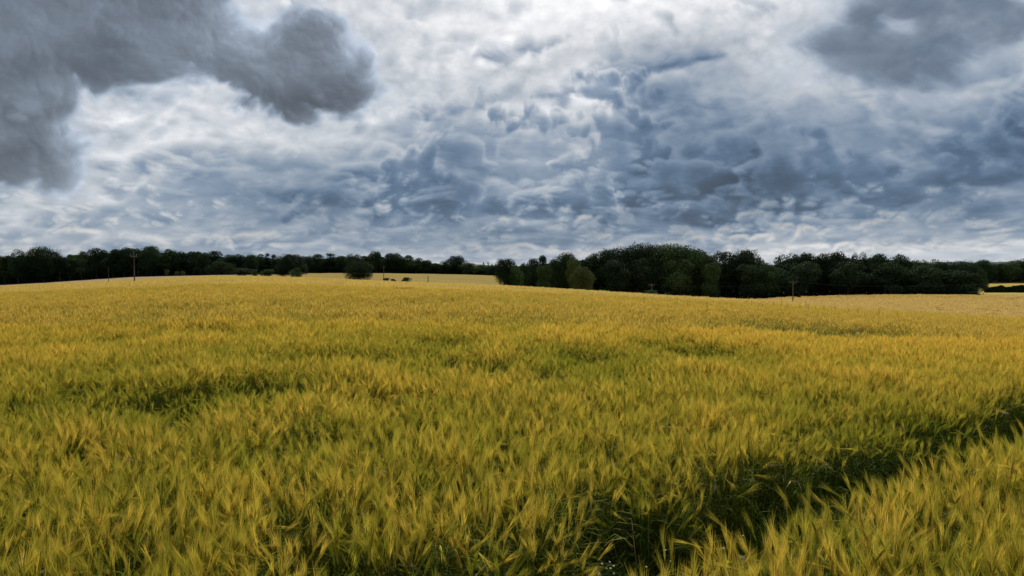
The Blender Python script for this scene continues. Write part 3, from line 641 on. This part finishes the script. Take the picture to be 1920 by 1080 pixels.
def trunk_mesh(seed, H, z0, W, r0):
    r = np.random.RandomState(seed); V = []; Fc = []
    def limb(p, q, a, b, n=7, seg=4):
        base = len(V); ax = q-p; ax /= np.linalg.norm(ax); s1 = unit(np.cross(ax, [.3, .8, .1])); s2 = np.cross(ax, s1); bend = r.randn(3)*np.linalg.norm(q-p)*.05
        for i in range(seg+1):
            t = i/seg; c = p+(q-p)*t+bend*math.sin(t*3.14); rad = a+(b-a)*t
            for j in range(n): V.append(c+(s1*math.cos(6.283*j/n)+s2*math.sin(6.283*j/n))*rad*(1.35 if i == 0 and a == r0 else 1))
        for i in range(seg):
            for j in range(n): Fc.append((base+i*n+j, base+i*n+(j+1) % n, base+(i+1)*n+(j+1) % n, base+(i+1)*n+j))
    top = np.array([r.uniform(-.3, .3), r.uniform(-.3, .3), z0+(H-z0)*.55]); limb(np.array([0, 0, -.6]), top, r0, r0*.35)
    for i in range(7):
        t = r.uniform(.35, .95); p = np.array([0, 0, -.6])+(top-np.array([0, 0, -.6]))*t; a = i*.9+r.rand(); L = W*.32*r.uniform(.7, 1.1)
        limb(p, p+np.array([math.cos(a)*L, math.sin(a)*L, L*r.uniform(.5, 1.0)]), r0*.38*(1.1-t*.6), r0*.08, 5, 3)
    return V, Fc
KINDS = {}
def kind(name, W, H, z0, lobes, n, leaf, r0, flat=1., ragged=.12, seeds=(1, 2, 3)):
    KINDS[name] = (W, H, z0, [])
    for s_ in seeds:
        q, f, lf = crown_mesh(s_*17+len(name), W, H, z0, lobes, n, leaf, flat, ragged)
        me = bpy.data.meshes.new('crown'); me.vertices.add(len(q)); me.vertices.foreach_set('co', q.astype(np.float32).ravel())
        me.loops.add(len(f)*4); me.loops.foreach_set('vertex_index', f.ravel().astype(np.int32)); me.polygons.add(len(f)); me.polygons.foreach_set('loop_start', np.arange(0, 4*len(f), 4, dtype=np.int32))
        at_ = me.attributes.new('lf', 'FLOAT', 'POINT'); at_.data.foreach_set('value', lf.astype(np.float32)); me.update(calc_edges=True); me.materials.append(None)
        v, fc = trunk_mesh(s_, H, z0, W, r0); tm = bpy.data.meshes.new('trunk'); tm.from_pydata([tuple(a) for a in v], [], fc); tm.materials.append(M_BARK)
        KINDS[name][3].append((me, tm))
kind('broad', 16., 18., 1.0, 26, 9500, .56, .38, ragged=.07, seeds=(1, 2, 3, 4, 5))
kind('tall', 11., 18., 2., 16, 6000, .58, .30, seeds=(6, 7, 8))
kind('thin', 8., 18., 3.5, 10, 1700, .55, .20, ragged=.5, seeds=(9, 10))
kind('bush', 9., 6., .2, 12, 3600, .42, .14, flat=.8, seeds=(11, 12, 13))
kind('oak', 20., 18., .3, 40, 24000, .46, .45, seeds=(14, 18))
kind('dome', 22., 20., .6, 60, 22000, .52, .5, flat=.9, ragged=.06, seeds=(15, 16, 17))
used = {}
def tree(px, top, base, w, Y, kd, m, label, group=None, name='tree', cat='tree', seed=None, ground=None):
    W, H, z0, L = KINDS[kd]; i = used.get(kd, 0); used[kd] = i+1
    me, tm = L[(i if seed is None else seed) % len(L)]
    x, y, zt = at(px, top, Y); zb = float(ground_z(x, y)) if ground is None else at(px, ground, Y)[2]
    if ground is None: zb = max(zb, at(px, base+6, Y)[2])if base else zb
    sw = (w/F*Y)/W; sh = (zt-zb)/H*1.0
    o = empty(name, (x, y, zb), (i*2.4) % 6.28, (sw, sw, sh)); tag(o, label, cat, group)
    t = bpy.data.objects.new('trunk', tm); COL.objects.link(t); t.parent = o
    c = bpy.data.objects.new('crown', me); COL.objects.link(c); c.parent = o
    c.material_slots[0].link = 'OBJECT'; c.material_slots[0].material = m
    return o
D_, M_, P_ = M_DARK, M_MID, M_PALE
# --- wood along the left skyline, from left to right; each crown one can tell on the skyline
G1 = 'trees of the wood on the left skyline'
for px, top, w, kd, m, lab in [
    (-30, 478, 52, 'broad', D_, 'dark tree running out of the left edge of the photo in the far wood'),
    (9, 480, 34, 'tall', M_, 'lower mid green tree at the left edge of the far wood'),
    (35, 469, 34, 'broad', D_, 'first raised round dark crown from the left edge of the far wood'),
    (62, 477, 34, 'broad', D_, 'low dark tree between the two raised round crowns at far left'),
    (82, 464, 56, 'dome', D_, 'broad dark dome crown, tallest near the left edge of the far wood'),
    (112, 474, 34, 'tall', D_, 'dark tree on the right shoulder of the broad dome at far left'),
    (130, 478, 34, 'tall', M_, 'greener low tree in the dip right of the broad dome at far left'),
    (154, 471, 22, 'thin', M_, 'small loose crown standing up in the dip of the far left wood'),
    (160, 480, 40, 'broad', M_, 'mid green tree under the loose crown in the far left wood'),
    (184, 466, 42, 'broad', D_, 'dark round crown behind the smaller far pole at left'),
    (211, 468, 36, 'tall', D_, 'dark crown just right of the smaller far pole at left'),
    (234, 465, 44, 'broad', D_, 'tall dark crown left of and behind the tall wooden pole'),
    (258, 467, 40, 'tall', D_, 'dark crown directly behind the top of the tall wooden pole'),
    (284, 462, 50, 'dome', D_, 'highest crown of the left wood, just right of the tall pole'),
    (312, 468, 36, 'tall', M_, 'greener crown on the right slope of the highest left crown'),
    (335, 471, 40, 'broad', D_, 'dark crown above the two small pale shrubs at left'),
    (361, 472, 34, 'tall', D_, 'dark crown where the gold crop meets the left wood highest'),
    (378, 473, 34, 'broad', D_, 'dark crown left of the blunt raised crown in the left wood'),
    (398, 471, 40, 'broad', D_, 'blunt raised dark crown two thirds along the left wood'),
    (424, 478, 34, 'tall', M_, 'mid green crown right of the blunt raised crown'),
    (446, 477, 34, 'broad', D_, 'dark level crown above the low round hedge bushes'),
    (470, 478, 34, 'broad', D_, 'dark crown left of the little cluster of loose crowns'),
    (488, 477, 30, 'tall', M_, 'leafier crown at the left of the lone dark pasture tree'),
    (503, 475, 15, 'thin', D_, 'slim loose crown poking above the left wood'),
    (514, 477, 14, 'thin', D_, 'second slim loose crown beside the first above the wood'),
    (530, 481, 34, 'broad', D_, 'low dark crown just left behind the big field-corner tree')]:
    tree(px, top, 0, w, 432+(px % 7)*2, kd, m, lab, G1)
G2 = 'trees of the far wood beyond the olive field'
for px, top, w, kd, m, lab in [
    (575, 481, 34, 'broad', D_, 'dark far tree right behind the big field-corner tree'),
    (592, 477, 34, 'broad', D_, 'round dark far crown just right of the field-corner tree'),
    (617, 475, 32, 'thin', M_, 'airy loose far crown standing above its neighbours'),
    (618, 484, 40, 'broad', D_, 'dark far crown beneath the airy loose one'),
    (642, 480, 34, 'broad', D_, 'dark far crown left of the lone round tree'),
    (667, 477, 36, 'broad', D_, 'far crown rising directly behind the lone round tree'),
    (688, 480, 30, 'tall', M_, 'greener far crown right behind the lone round tree'),
    (706, 472, 34, 'broad', D_, 'tallest rounded far crown left of the thin distant pole'),
    (738, 475, 42, 'dome', D_, 'wide dark far crown above the two small bushes'),
    (763, 479, 30, 'broad', M_, 'green far crown above the wide low bush'),
    (780, 484, 28, 'tall', M_, 'lighter far crown beside the very dark round one'),
    (797, 488, 30, 'broad', D_, 'very dark round far crown ending the higher wood'),
    (819, 494, 34, 'broad', M_, 'low hazy far tree in the dip between two dark crowns'),
    (836, 490, 26, 'broad', D_, 'small shoulder crown left of the big round far tree'),
    (854, 480, 42, 'oak', D_, 'big round dark far tree standing alone above the field edge'),
    (880, 493, 34, 'broad', M_, 'low far tree right of the big round one'),
    (902, 497, 34, 'broad', M_, 'lowest far tree under the slim pointed crowns'),
    (925, 497, 34, 'broad', D_, 'low far tree left behind the dark tree of the near clump')]:
    tree(px, top, 0, w, 500+(px % 5)*3, kd, m, lab, G2)
for px, top, lab in [(907, 492, 'left slim pointed tree on the distant skyline'), (914.5, 491.5, 'middle slim pointed tree on the distant skyline'), (922.5, 495, 'right and shortest slim pointed tree on the distant skyline')]:
    tree(px, top, 0, 5, 540, 'thin', D_, lab, 'slim pointed trees on the distant skyline')
# --- trees and bushes standing in front of the far woods
tree(548, 477, 520, 54, 300, 'oak', D_, 'big very dark tree at the corner of the golden and olive fields', ground=521)
tree(563, 492, 520, 26, 302, 'tall', D_, 'lower dark tree on the right side of the field-corner tree', ground=522)
tree(529, 497, 520, 26, 302, 'broad', D_, 'lower dark tree on the left side of the field-corner tree', ground=521)
tree(556, 502, 523, 22, 290, 'bush', M_, 'rounded green bush in front of the field-corner tree', name='bush', cat='bush', ground=523)
tree(553, 519, 524, 24, 286, 'bush', M_, 'flat low bush at the foot of the field-corner tree', name='bush', cat='bush', ground=524)
tree(502, 505, 519, 34, 300, 'bush', M_, 'wide rounded bush left of the field-corner tree', name='bush', cat='bush', ground=519.5)
tree(478, 508, 519, 14, 300, 'bush', M_, 'small bush left of the wide rounded bush', name='bush', cat='bush', ground=519)
tree(457, 503, 517, 46, 330, 'bush', D_, 'long low bush on the left wood edge near the crop brow', name='bush', cat='bush', ground=518)
tree(405, 490, 515, 34, 385, 'bush', D_, 'tall round bush in front of the left wood right of its middle', name='bush', cat='bush', ground=516)
tree(432, 494, 516, 36, 385, 'bush', D_, 'dome shaped bush in front of the left wood, right of the tall one', name='bush', cat='bush', ground=517)
tree(313, 506, 516, 10, 380, 'bush', P_, 'upright little pale shrub before the dark left wood', name='bush', cat='bush', ground=516.5)
tree(331, 509, 516, 9, 380, 'bush', P_, 'middle pale shrub before the dark left wood', name='bush', cat='bush', ground=516.5)
tree(343, 508, 516, 11, 380, 'bush', P_, 'right and widest pale shrub before the dark left wood', name='bush', cat='bush', ground=516)
tree(672, 489, 527, 53, 262, 'oak', D_, 'lone round dark tree standing on the brow of the golden field', ground=530)
tree(724, 521, 529, 13, 262, 'bush', D_, 'left one of two touching small bushes below the thin pole', name='bush', cat='bush', ground=530)
tree(737, 523, 529, 12, 262, 'bush', D_, 'right and lower one of two touching small bushes', name='bush', cat='bush', ground=530)
tree(761, 520, 529, 21, 262, 'bush', D_, 'single wider dark bush on the brow right of the small pair', name='bush', cat='bush', ground=530)
# --- the big clump right of the middle
G3 = 'trees of the big clump right of the middle'
for px, top, w, Y, kd, m, lab in [
    (948, 486, 46, 300, 'oak', D_, 'very dark round tree at the left end of the big clump'),
    (969, 499, 34, 296, 'broad', M_, 'olive green round tree beside the very dark left end tree'),
    (984, 494, 28, 315, 'broad', M_, 'mid green crown behind the olive green round tree'),
    (1001, 486, 36, 318, 'broad', D_, 'dark green tree with a crest, third from the clump left end'),
    (1022, 480, 28, 326, 'tall', D_, 'narrow dark tree standing up left of the tall green one'),
    (1020, 497, 34, 300, 'broad', M_, 'leafy green tree in front of the narrow dark one'),
    (1044, 487, 32, 314, 'broad', M_, 'green tree on the left flank of the tall green one'),
    (1064, 475, 50, 318, 'dome', M_, 'tall green tree left of the pale yellow-green shrub tree'),
    (1077, 485, 34, 304, 'broad', P_, 'paler blossomy crown in front of the tall green tree'),
    (1092, 501, 46, 290, 'oak', P_, 'pale yellow-green rounded small tree in front of the clump'),
    (1102, 483, 32, 330, 'tall', D_, 'dark crown in the notch between pale tree and big dome'),
    (1121, 475, 50, 330, 'broad', M_, 'olive toned crown climbing to the big dome'),
    (1147, 469, 58, 328, 'broad', D_, 'dark crown at the left shoulder of the big dome'),
    (1178, 465, 84, 326, 'dome', D_, 'dark tree forming the left third of the big dome'),
    (1217, 459, 100, 326, 'dome', D_, 'tree forming the very top of the big dome'),
    (1258, 460, 100, 324, 'dome', M_, 'greener tree right of the top of the big dome'),
    (1296, 467, 84, 322, 'dome', M_, 'green tree forming the right slope of the big dome'),
    (1320, 477, 64, 318, 'dome', M_, 'lower green tree at the right foot of the big dome'),
    (1333, 492, 38, 310, 'broad', M_, 'green drooping tree before the notch right of the dome'),
    (1160, 488, 60, 316, 'broad', D_, 'dark front tree under the left part of the big dome'),
    (1212, 484, 66, 314, 'broad', D_, 'dark front tree behind the half hidden pole'),
    (1272, 487, 70, 312, 'broad', M_, 'green front tree under the right part of the big dome')]:
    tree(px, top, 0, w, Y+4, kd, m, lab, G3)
G4 = 'trees of the right hand wood'
for px, top, w, Y, kd, m, lab in [
    (1364, 473, 62, 326, 'broad', D_, 'left half of the round open crowned pair right of the dome'),
    (1396, 470, 66, 325, 'oak', D_, 'round dark tree with sky showing through its top'),
    (1419, 484, 34, 322, 'broad', M_, 'greener tree on the right flank of the see-through one'),
    (1442, 494, 62, 318, 'broad', M_, 'rounded low green tree in the notch left of the right hand wood'),
    (1474, 477, 54, 326, 'broad', D_, 'first high dark crown of the right hand wood, left end'),
    (1500, 477, 44, 328, 'broad', D_, 'dark crown second from the left end of the right hand wood'),
    (1520, 476, 44, 326, 'broad', D_, 'dark crown third from the left end of the right hand wood'),
    (1543, 477, 44, 328, 'broad', D_, 'ragged dark crown above and right of the T shaped pole'),
    (1572, 473, 54, 326, 'broad', D_, 'highest crown of the right hand wood'),
    (1608, 475, 36, 328, 'broad', D_, 'spiky crown just right of the highest in the right hand wood'),
    (1630, 483, 44, 325, 'broad', D_, 'dark crown in the dip before the flat topped one'),
    (1655, 477, 52, 324, 'broad', M_, 'flat topped dark green crown in the right hand wood'),
    (1690, 478, 36, 326, 'broad', D_, 'narrow forked crown right of the flat topped one'),
    (1712, 489, 44, 322, 'broad', M_, 'low green crown right of the narrow forked one'),
    (1737, 488, 52, 320, 'broad', M_, 'ragged low green crown left of the hill view'),
    (1768, 492, 54, 318, 'broad', D_, 'dark level crown below the distant hill'),
    (1802, 491, 65, 316, 'dome', D_, 'rounded dark crown near the right end of the wood'),
    (1824, 503, 49, 312, 'broad', D_, 'last dark crown sloping down at the right end of the wood'),
    (1408, 496, 60, 313, 'broad', D_, 'dark front tree under the see-through crown'),
    (1498, 492, 80, 314, 'broad', D_, 'dark front tree behind the T shaped pole'),
    (1585, 490, 80, 314, 'broad', D_, 'dark front tree under the highest crown of the right wood'),
    (1663, 493, 80, 314, 'broad', D_, 'dark front tree under the flat topped crown'),
    (1738, 499, 78, 312, 'broad', D_, 'dark front tree under the ragged low green crown'),
    (1803, 506, 67, 309, 'broad', D_, 'dark front tree at the right hand corner of the wood')]:
    tree(px, top, 0, w, Y+4, kd, m, lab, G4)
tree(1845, 523, 541, 20, 330, 'bush', M_, 'small round bush leaning out of the right end of the wood', name='bush', cat='bush', ground=543)
tree(1827, 546, 558, 22, 304, 'bush', M_, 'low bush with pale twigs at the right foot of the wood', name='bush', cat='bush', ground=558)
tree(1218, 544, 551, 36, 160, 'bush', M_, 'low green bush at the foot of the half hidden pole', name='bush', cat='bush', ground=556)
tree(1130, 543.5, 548, 22, 160, 'bush', M_, 'low weedy bush peeping over the crop brow left of the half hidden pole', name='bush', cat='bush', ground=552)
G5 = 'trees of the far wood at the right edge'
for px, top, w, kd, m, lab in [(1843, 488, 44, 'dome', D_, 'round dark far crown just beyond the end of the right hand wood'), (1870, 494, 40, 'broad', D_, 'low far tree right of the round far crown'), (1893, 490, 44, 'broad', M_, 'far tree third from the right edge of the photo'),
                               (1918, 487, 44, 'broad', D_, 'far tree touching the right edge of the photo'), (1950, 488, 50, 'dome', D_, 'far tree past the right edge of the photo')]:
    tree(px, top, 0, w, 640+(px % 3)*4, kd, m, lab, G5)
# hedge across the far right field
for i, px in enumerate(range(1850, 1960, 12)):
    pass
# --- the dark mass of undergrowth and inner trees of the woods, nobody could count
def mass(name, prof, Y, dY, foot, n, leaf, m, label, cat):
    """leaf clumps filling a belt of woodland behind its front trees: prof = list of (px, top)"""
    r = np.random.RandomState(len(name)+n); px = r.uniform(prof[0][0], prof[-1][0], n); top = np.interp(px, [a for a, _ in prof], [b for _, b in prof])+3*fnoise(px/14, px*0, 3, .5, 9)
    Yv = Y+dY*r.rand(n); x = (px-960)/F*Yv; zt = EYE-(top-HOR)/F*Y; zb = ground_z(x, Yv)
    t = r.rand(n); z = zb+(zt-zb)*t; p = np.stack([x, Yv, z], 1)
    nrm = r.randn(n, 3); nrm[:, 1] -= .8; nrm /= np.linalg.norm(nrm, axis=1)[:, None]; t1 = np.cross(nrm, r.randn(n, 3)); t1 /= np.linalg.norm(t1, axis=1)[:, None]; t2 = np.cross(nrm, t1)
    s = leaf*r.uniform(.5, 1.2, n)[:, None]*.5
    q = np.stack([p-t1*s*1.2, p-t2*s*.8, p+t1*s*1.2, p+t2*s*.8], 1).reshape(-1, 3)
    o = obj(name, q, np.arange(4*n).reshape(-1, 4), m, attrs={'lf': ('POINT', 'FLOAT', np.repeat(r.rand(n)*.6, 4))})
    tag(o, label, cat, kind='stuff')
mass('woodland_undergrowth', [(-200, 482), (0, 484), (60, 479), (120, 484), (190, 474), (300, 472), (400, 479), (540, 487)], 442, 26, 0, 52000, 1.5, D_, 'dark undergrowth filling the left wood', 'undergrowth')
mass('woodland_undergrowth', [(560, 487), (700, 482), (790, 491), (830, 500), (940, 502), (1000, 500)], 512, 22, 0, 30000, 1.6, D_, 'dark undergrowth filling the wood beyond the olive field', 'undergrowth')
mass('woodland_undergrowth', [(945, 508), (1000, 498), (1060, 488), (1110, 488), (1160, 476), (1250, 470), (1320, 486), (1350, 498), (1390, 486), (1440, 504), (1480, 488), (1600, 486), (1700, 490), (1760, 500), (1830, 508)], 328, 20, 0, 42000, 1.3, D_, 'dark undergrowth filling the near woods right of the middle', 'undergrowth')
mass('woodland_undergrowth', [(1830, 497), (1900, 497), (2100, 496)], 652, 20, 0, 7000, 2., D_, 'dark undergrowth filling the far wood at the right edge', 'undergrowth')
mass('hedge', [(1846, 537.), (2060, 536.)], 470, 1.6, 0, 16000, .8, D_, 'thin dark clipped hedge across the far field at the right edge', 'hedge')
# ------------------------------------------------------------------ poles and cables
M_WOOD = mat('weathered_wood', None, .85, .15, build=lambda k: k.ramp(k.noise(k.v('MULTIPLY', k.n.new('ShaderNodeNewGeometry').outputs['Position'], (8, 8, 1)), 1., 4., .6), [(.3, (.06, .05, .04, 1)), (.7, (.14, .12, .095, 1))]))
M_PORC = mat('porcelain', (.35, .3, .27, 1), .3, .5); M_WIRE = mat('cable', (.03, .03, .035, 1), .9, .05); M_STEEL = mat('galvanised', (.3, .31, .32, 1), .5, .5)
def tube(pts, rad, n=8):
    V = []; Fc = []; pts = [np.array(p, float) for p in pts]; rad = rad if hasattr(rad, '__len__') else [rad]*len(pts)
    for i, p in enumerate(pts):
        d = unit((pts[min(i+1, len(pts)-1)]-pts[max(i-1, 0)])); s1 = unit(np.cross(d, [.13, .31, .94] if abs(d[2]) < .9 else [1, .1, 0])); s2 = np.cross(d, s1)
        for j in range(n): V.append(p+(s1*math.cos(6.2832*j/n)+s2*math.sin(6.2832*j/n))*rad[i])
    for i in range(len(pts)-1):
        for j in range(n): Fc.append((i*n+j, i*n+(j+1) % n, (i+1)*n+(j+1) % n, (i+1)*n+j))
    Fc.append(tuple(range(n))[::-1]); Fc.append(tuple((len(pts)-1)*n+j for j in range(n))); return V, Fc
def join(*vf):
    V = []; Fc = []
    for v, f in vf: b = len(V); V += list(v); Fc += [tuple(i+b for i in q) for q in f]
    return V, Fc
def box(c, s):
    V = [np.array(c)+np.array((a*s[0], b*s[1], d*s[2]))*.5 for a in (-1, 1) for b in (-1, 1) for d in (-1, 1)]
    return V, [(0, 1, 3, 2), (4, 6, 7, 5), (0, 4, 5, 1), (2, 3, 7, 6), (0, 2, 6, 4), (1, 5, 7, 3)]
def pole(px, top, Y, label, arm=2.3, lean=0., group='wooden power line poles', rad=.15, zb=None):
    x, y, zt = at(px, top, Y); zb = float(ground_z(x, y)) if zb is None else zb; h = zt-zb
    o = empty('utility_pole', (x, y, zb)); tag(o, label, 'utility pole', group); o.rotation_euler = (0, lean, 0)
    v, f = tube([(0, 0, -.5), (0, 0, h*.5), (0, 0, h)], [rad*1.15, rad, rad*.8]); obj('post', v, f, M_WOOD, o)
    if arm:
        v, f = box((0, -rad-.07, h-.35), (arm, .14, .2)); obj('crossarm', v, f, M_WOOD, o)
        for sx in (-.45, 0, .45):
            b = np.array([sx*arm, -rad-.05, h-.285 if sx else h+.0])
            v, f = tube([b, b+[0, 0, .08], b+[0, 0, .12], b+[0, 0, .2], b+[0, 0, .24]], [.012, .012, .035, .035, .02]); obj('insulator', v, f, M_PORC, o)
        for sx in (-1, 1) if arm > 2 else ():
            v, f = tube([(sx*arm*.28, -rad-.05, h-.4), (0, -rad-.02, h-1.0)], .012, 5); obj('brace', v, f, M_STEEL, o)
    return o, np.array([x, y, zb]), h
yA = on_crop(252, 529)[1]
pole(252, 476, yA, 'tall wooden pole standing in the barley before the left wood', arm=.9, rad=.08)
pole(203.5, 500, on_crop(203, 530)[1]+6, 'shorter thin pole left of the tall wooden pole', arm=0, rad=.04, lean=0)
pole(719.5, 500, 300, 'thin distant pole above the pair of small bushes', arm=1., rad=.13, zb=at(719, 531, 300)[2])
pole(802.5, 517, 330, 'short plain post in the olive field right of the bushes', arm=0, rad=.18, zb=at(802, 533, 330)[2], group=None)
oB, bB, hB = pole(1487, 527, 238, 'T shaped wooden pole in front of the right hand wood', arm=2.5, rad=.17)
oC, bC, hC = pole(1222, 532.5, 290, 'half hidden T shaped pole whose crossarm shows above the crop brow', arm=2.4, rad=.17)
def cable(p, q, sag, label):
    pts_ = [p+(q-p)*t-np.array([0, 0, 4*sag*t*(1-t)]) for t in np.linspace(0, 1, 17)]; o0 = p.copy()
    v, f = tube([a-o0 for a in pts_], .007, 5); o = obj('overhead_cable', v, f, M_WIRE); o.location = o0; tag(o, label, 'cable', 'cables of the power line')
tB = bB+[0, -.25, hB-.1]; tC = bC+[0, -.22, hC-.1]; nx = np.array(at(1960, 524, 150))
for s_, nm in ((-1.05, 'left'), (0, 'middle'), (1.05, 'right')):
    cable(tC+[s_, 0, 0], tB+[s_, 0, 0], 1.3, nm+' strand of faint cable between the half hidden pole and the T shaped pole')
    cable(tB+[s_, 0, 0], nx+[s_, 0, 0], 1.5, nm+' strand of faint cable running from the T shaped pole out to the right')
# ------------------------------------------------------------------ low rail with two stakes out in the barley
x0, y0 = on_crop(756, 541); zc = float(top_z(x0, y0)); o = empty('low_rail', (x0, y0, float(ground_z(x0, y0)))); tag(o, 'low dark rail between two thin stakes, far out in the barley', 'rail')
wd = 38/F*y0; b = CH
M_OLD = mat('old_dark_wood', (.03, .024, .016, 1), .9, .05); v, f = box((0, 0, b+.04), (wd, .04, .045)); obj('rail', v, f, M_OLD, o)
for s_ in (-1, 1):
    v, f = tube([(s_*wd*.49, .08, -.2), (s_*wd*.49, .08, b+6/F*y0)], .008, 6); obj('stake', v, f, M_OLD, o)
# ------------------------------------------------------------------ wild stalks sticking up out of the crop
M_DOCK = mat('dried_weed', None, .9, .05, build=lambda k: k.ramp(k.noise(k.n.new('ShaderNodeNewGeometry').outputs['Position'], 6., 3., .5), [(.3, (.06, .045, .02, 1)), (.7, (.15, .11, .045, 1))]))
def stalk(px, py, h, label, group):
    x, y = on_crop(px, py); zb = float(ground_z(x, y)); r = np.random.RandomState(int(px*3)); o = empty('weed_stalk', (x, y, zb)); tag(o, label, 'weed', group); H = CH+h
    lx = r.uniform(-.08, .08)*H; v, f = tube([(0, 0, -.05), (lx*.4, 0, H*.5), (lx, 0, H)], [.007, .006, .004], 5); obj('stem', v, f, M_DOCK, o)
    V, Fc = tube([(lx*.72, 0, H*.72), (lx*1.03, 0, H*1.03)], [.006, .004], 5)
    for i in range(46):
        t = r.uniform(.72, 1.03); c = np.array([lx*t, 0, H*t]); d = unit(r.randn(3)*np.array([1, 1, .5])+[0, 0, .5])*r.uniform(.02, .06)*(1.5-t); e = perp(d)*r.uniform(.006, .013); n = len(V)
        V += [c, c+d*.6-e, c+d, c+d*.6+e]; Fc.append((n, n+1, n+2, n+3))
    obj('seed_head', V, Fc, M_DOCK, o)
for px, py, h in [(1328, 583, .34)]: stalk(px, py, h, 'single tall dark weed standing up from the brow below the big dome', None)
for px, py, h in [(1095, 562, .22), (1205, 569, .25), (1270, 574, .2), (1287, 577, .26), (1373, 578, .2), (1410, 574, .25), (1432, 574, .22), (1452, 573, .25), (1466, 575, .42), (1474, 578, .25), (1500, 580, .3), (1514, 580, .5), (1517, 581, .3), (1530, 581, .2), (1547, 583, .25), (1568, 583, .22), (1590, 585, .2), (1611, 588, .3), (1648, 590, .25), (1682, 592, .2)]:
    stalk(px, py, h*1.1, 'thin brown weed stalk sticking up from the crop brow at right', 'weed stalks along the crop brow')
# ------------------------------------------------------------------ small white flowers low in the wheel track
M_PETAL = mat('white_petal', (.80, .80, .76, 1), .6, .2, transl=.2); M_DISC = mat('yellow_disc', (.55, .36, .04, 1), .8, .1); M_FSTEM = mat('flower_stem', (.07, .12, .03, 1), .7, .2)
def daisy(px, py, drop, n, label, group):
    Yc = (EYE-CH+drop)/((py-HOR)/F); x, y = (px-960)/F*Yc, Yc; zb = float(ground_z(x, y)); r = np.random.RandomState(int(px+py)); o = empty('daisy_plant', (x, y, zb)); tag(o, label, 'flower', group)
    H = CH-drop; V = []; Fc = []; heads = []
    for i in range(n):
        e = np.array([r.uniform(-.045, .045), r.uniform(-.04, .04), H+r.uniform(-.05, .03)]); heads.append(e)
        v, f = tube([(0, 0, 0), (e[0]*.4, e[1]*.4, H*.5), tuple(e)], [.003, .0022, .0015], 5); V, Fc = join((V, Fc), (v, f))
    obj('stem', V, Fc, M_FSTEM, o)
    for e in heads:
        V = []; Fc = []; tilt = r.uniform(-.5, .5, 2); nn = unit(np.array([tilt[0], tilt[1]-.5, 1.])); a1 = perp(nn); a2 = np.cross(nn, a1); R_ = r.uniform(.004, .006)
        for j in range(11):
            a = 6.283*j/11; c, s_ = math.cos(a), math.sin(a); d = a1*c+a2*s_; w = np.cross(nn, d)*.0015; b0 = len(V)
            V += [e+d*.002-w*.6, e+d*.002+w*.6, e+d*R_*.8+w, e+d*R_-nn*.001, e+d*R_*.8-w]; Fc.append((b0, b0+1, b0+2, b0+3, b0+4))
        h_ = obj('flower_head', V, Fc, M_PETAL, o); v, f = tube([e+nn*.0005, e+nn*.002, e+nn*.003], [.0018, .0016, .0006], 8); obj('disc', v, f, M_DISC, h_)
for px, py, dr, n, lab in [(862, 1062, .35, 2, 'tiny white flower plant at the bottom, leftmost of all the white flowers'), (1062, 1062, .36, 3, 'white flower plant at the bottom edge, second from the left'), (1100, 1078, .36, 2, 'white flower plant cut by the bottom edge left of the fullest one'),
                           (1130, 1066, .36, 5, 'fullest white flower plant at the bottom edge'), (1146, 1058, .34, 4, 'white flower plant just right of the fullest one'), (1221, 1064, .36, 3, 'white flower plant at the bottom between the fullest one and the lone bloom'),
                           (1244, 1035, .33, 3, 'white flower plant higher up, below the leaning pale ears'), (1352, 1028, .30, 1, 'lone white bloom at the near edge of the wheel track'), (1408, 983, .30, 1, 'lone pinkish white bloom in the bare part of the wheel track'),
                           (1610, 908, .25, 3, 'white flower plant in the shady middle of the wheel track'), (1638, 916, .25, 3, 'white flower plant farthest right in the wheel track')]:
    daisy(px, py, dr, n, lab, 'white flowers low in the wheel track')
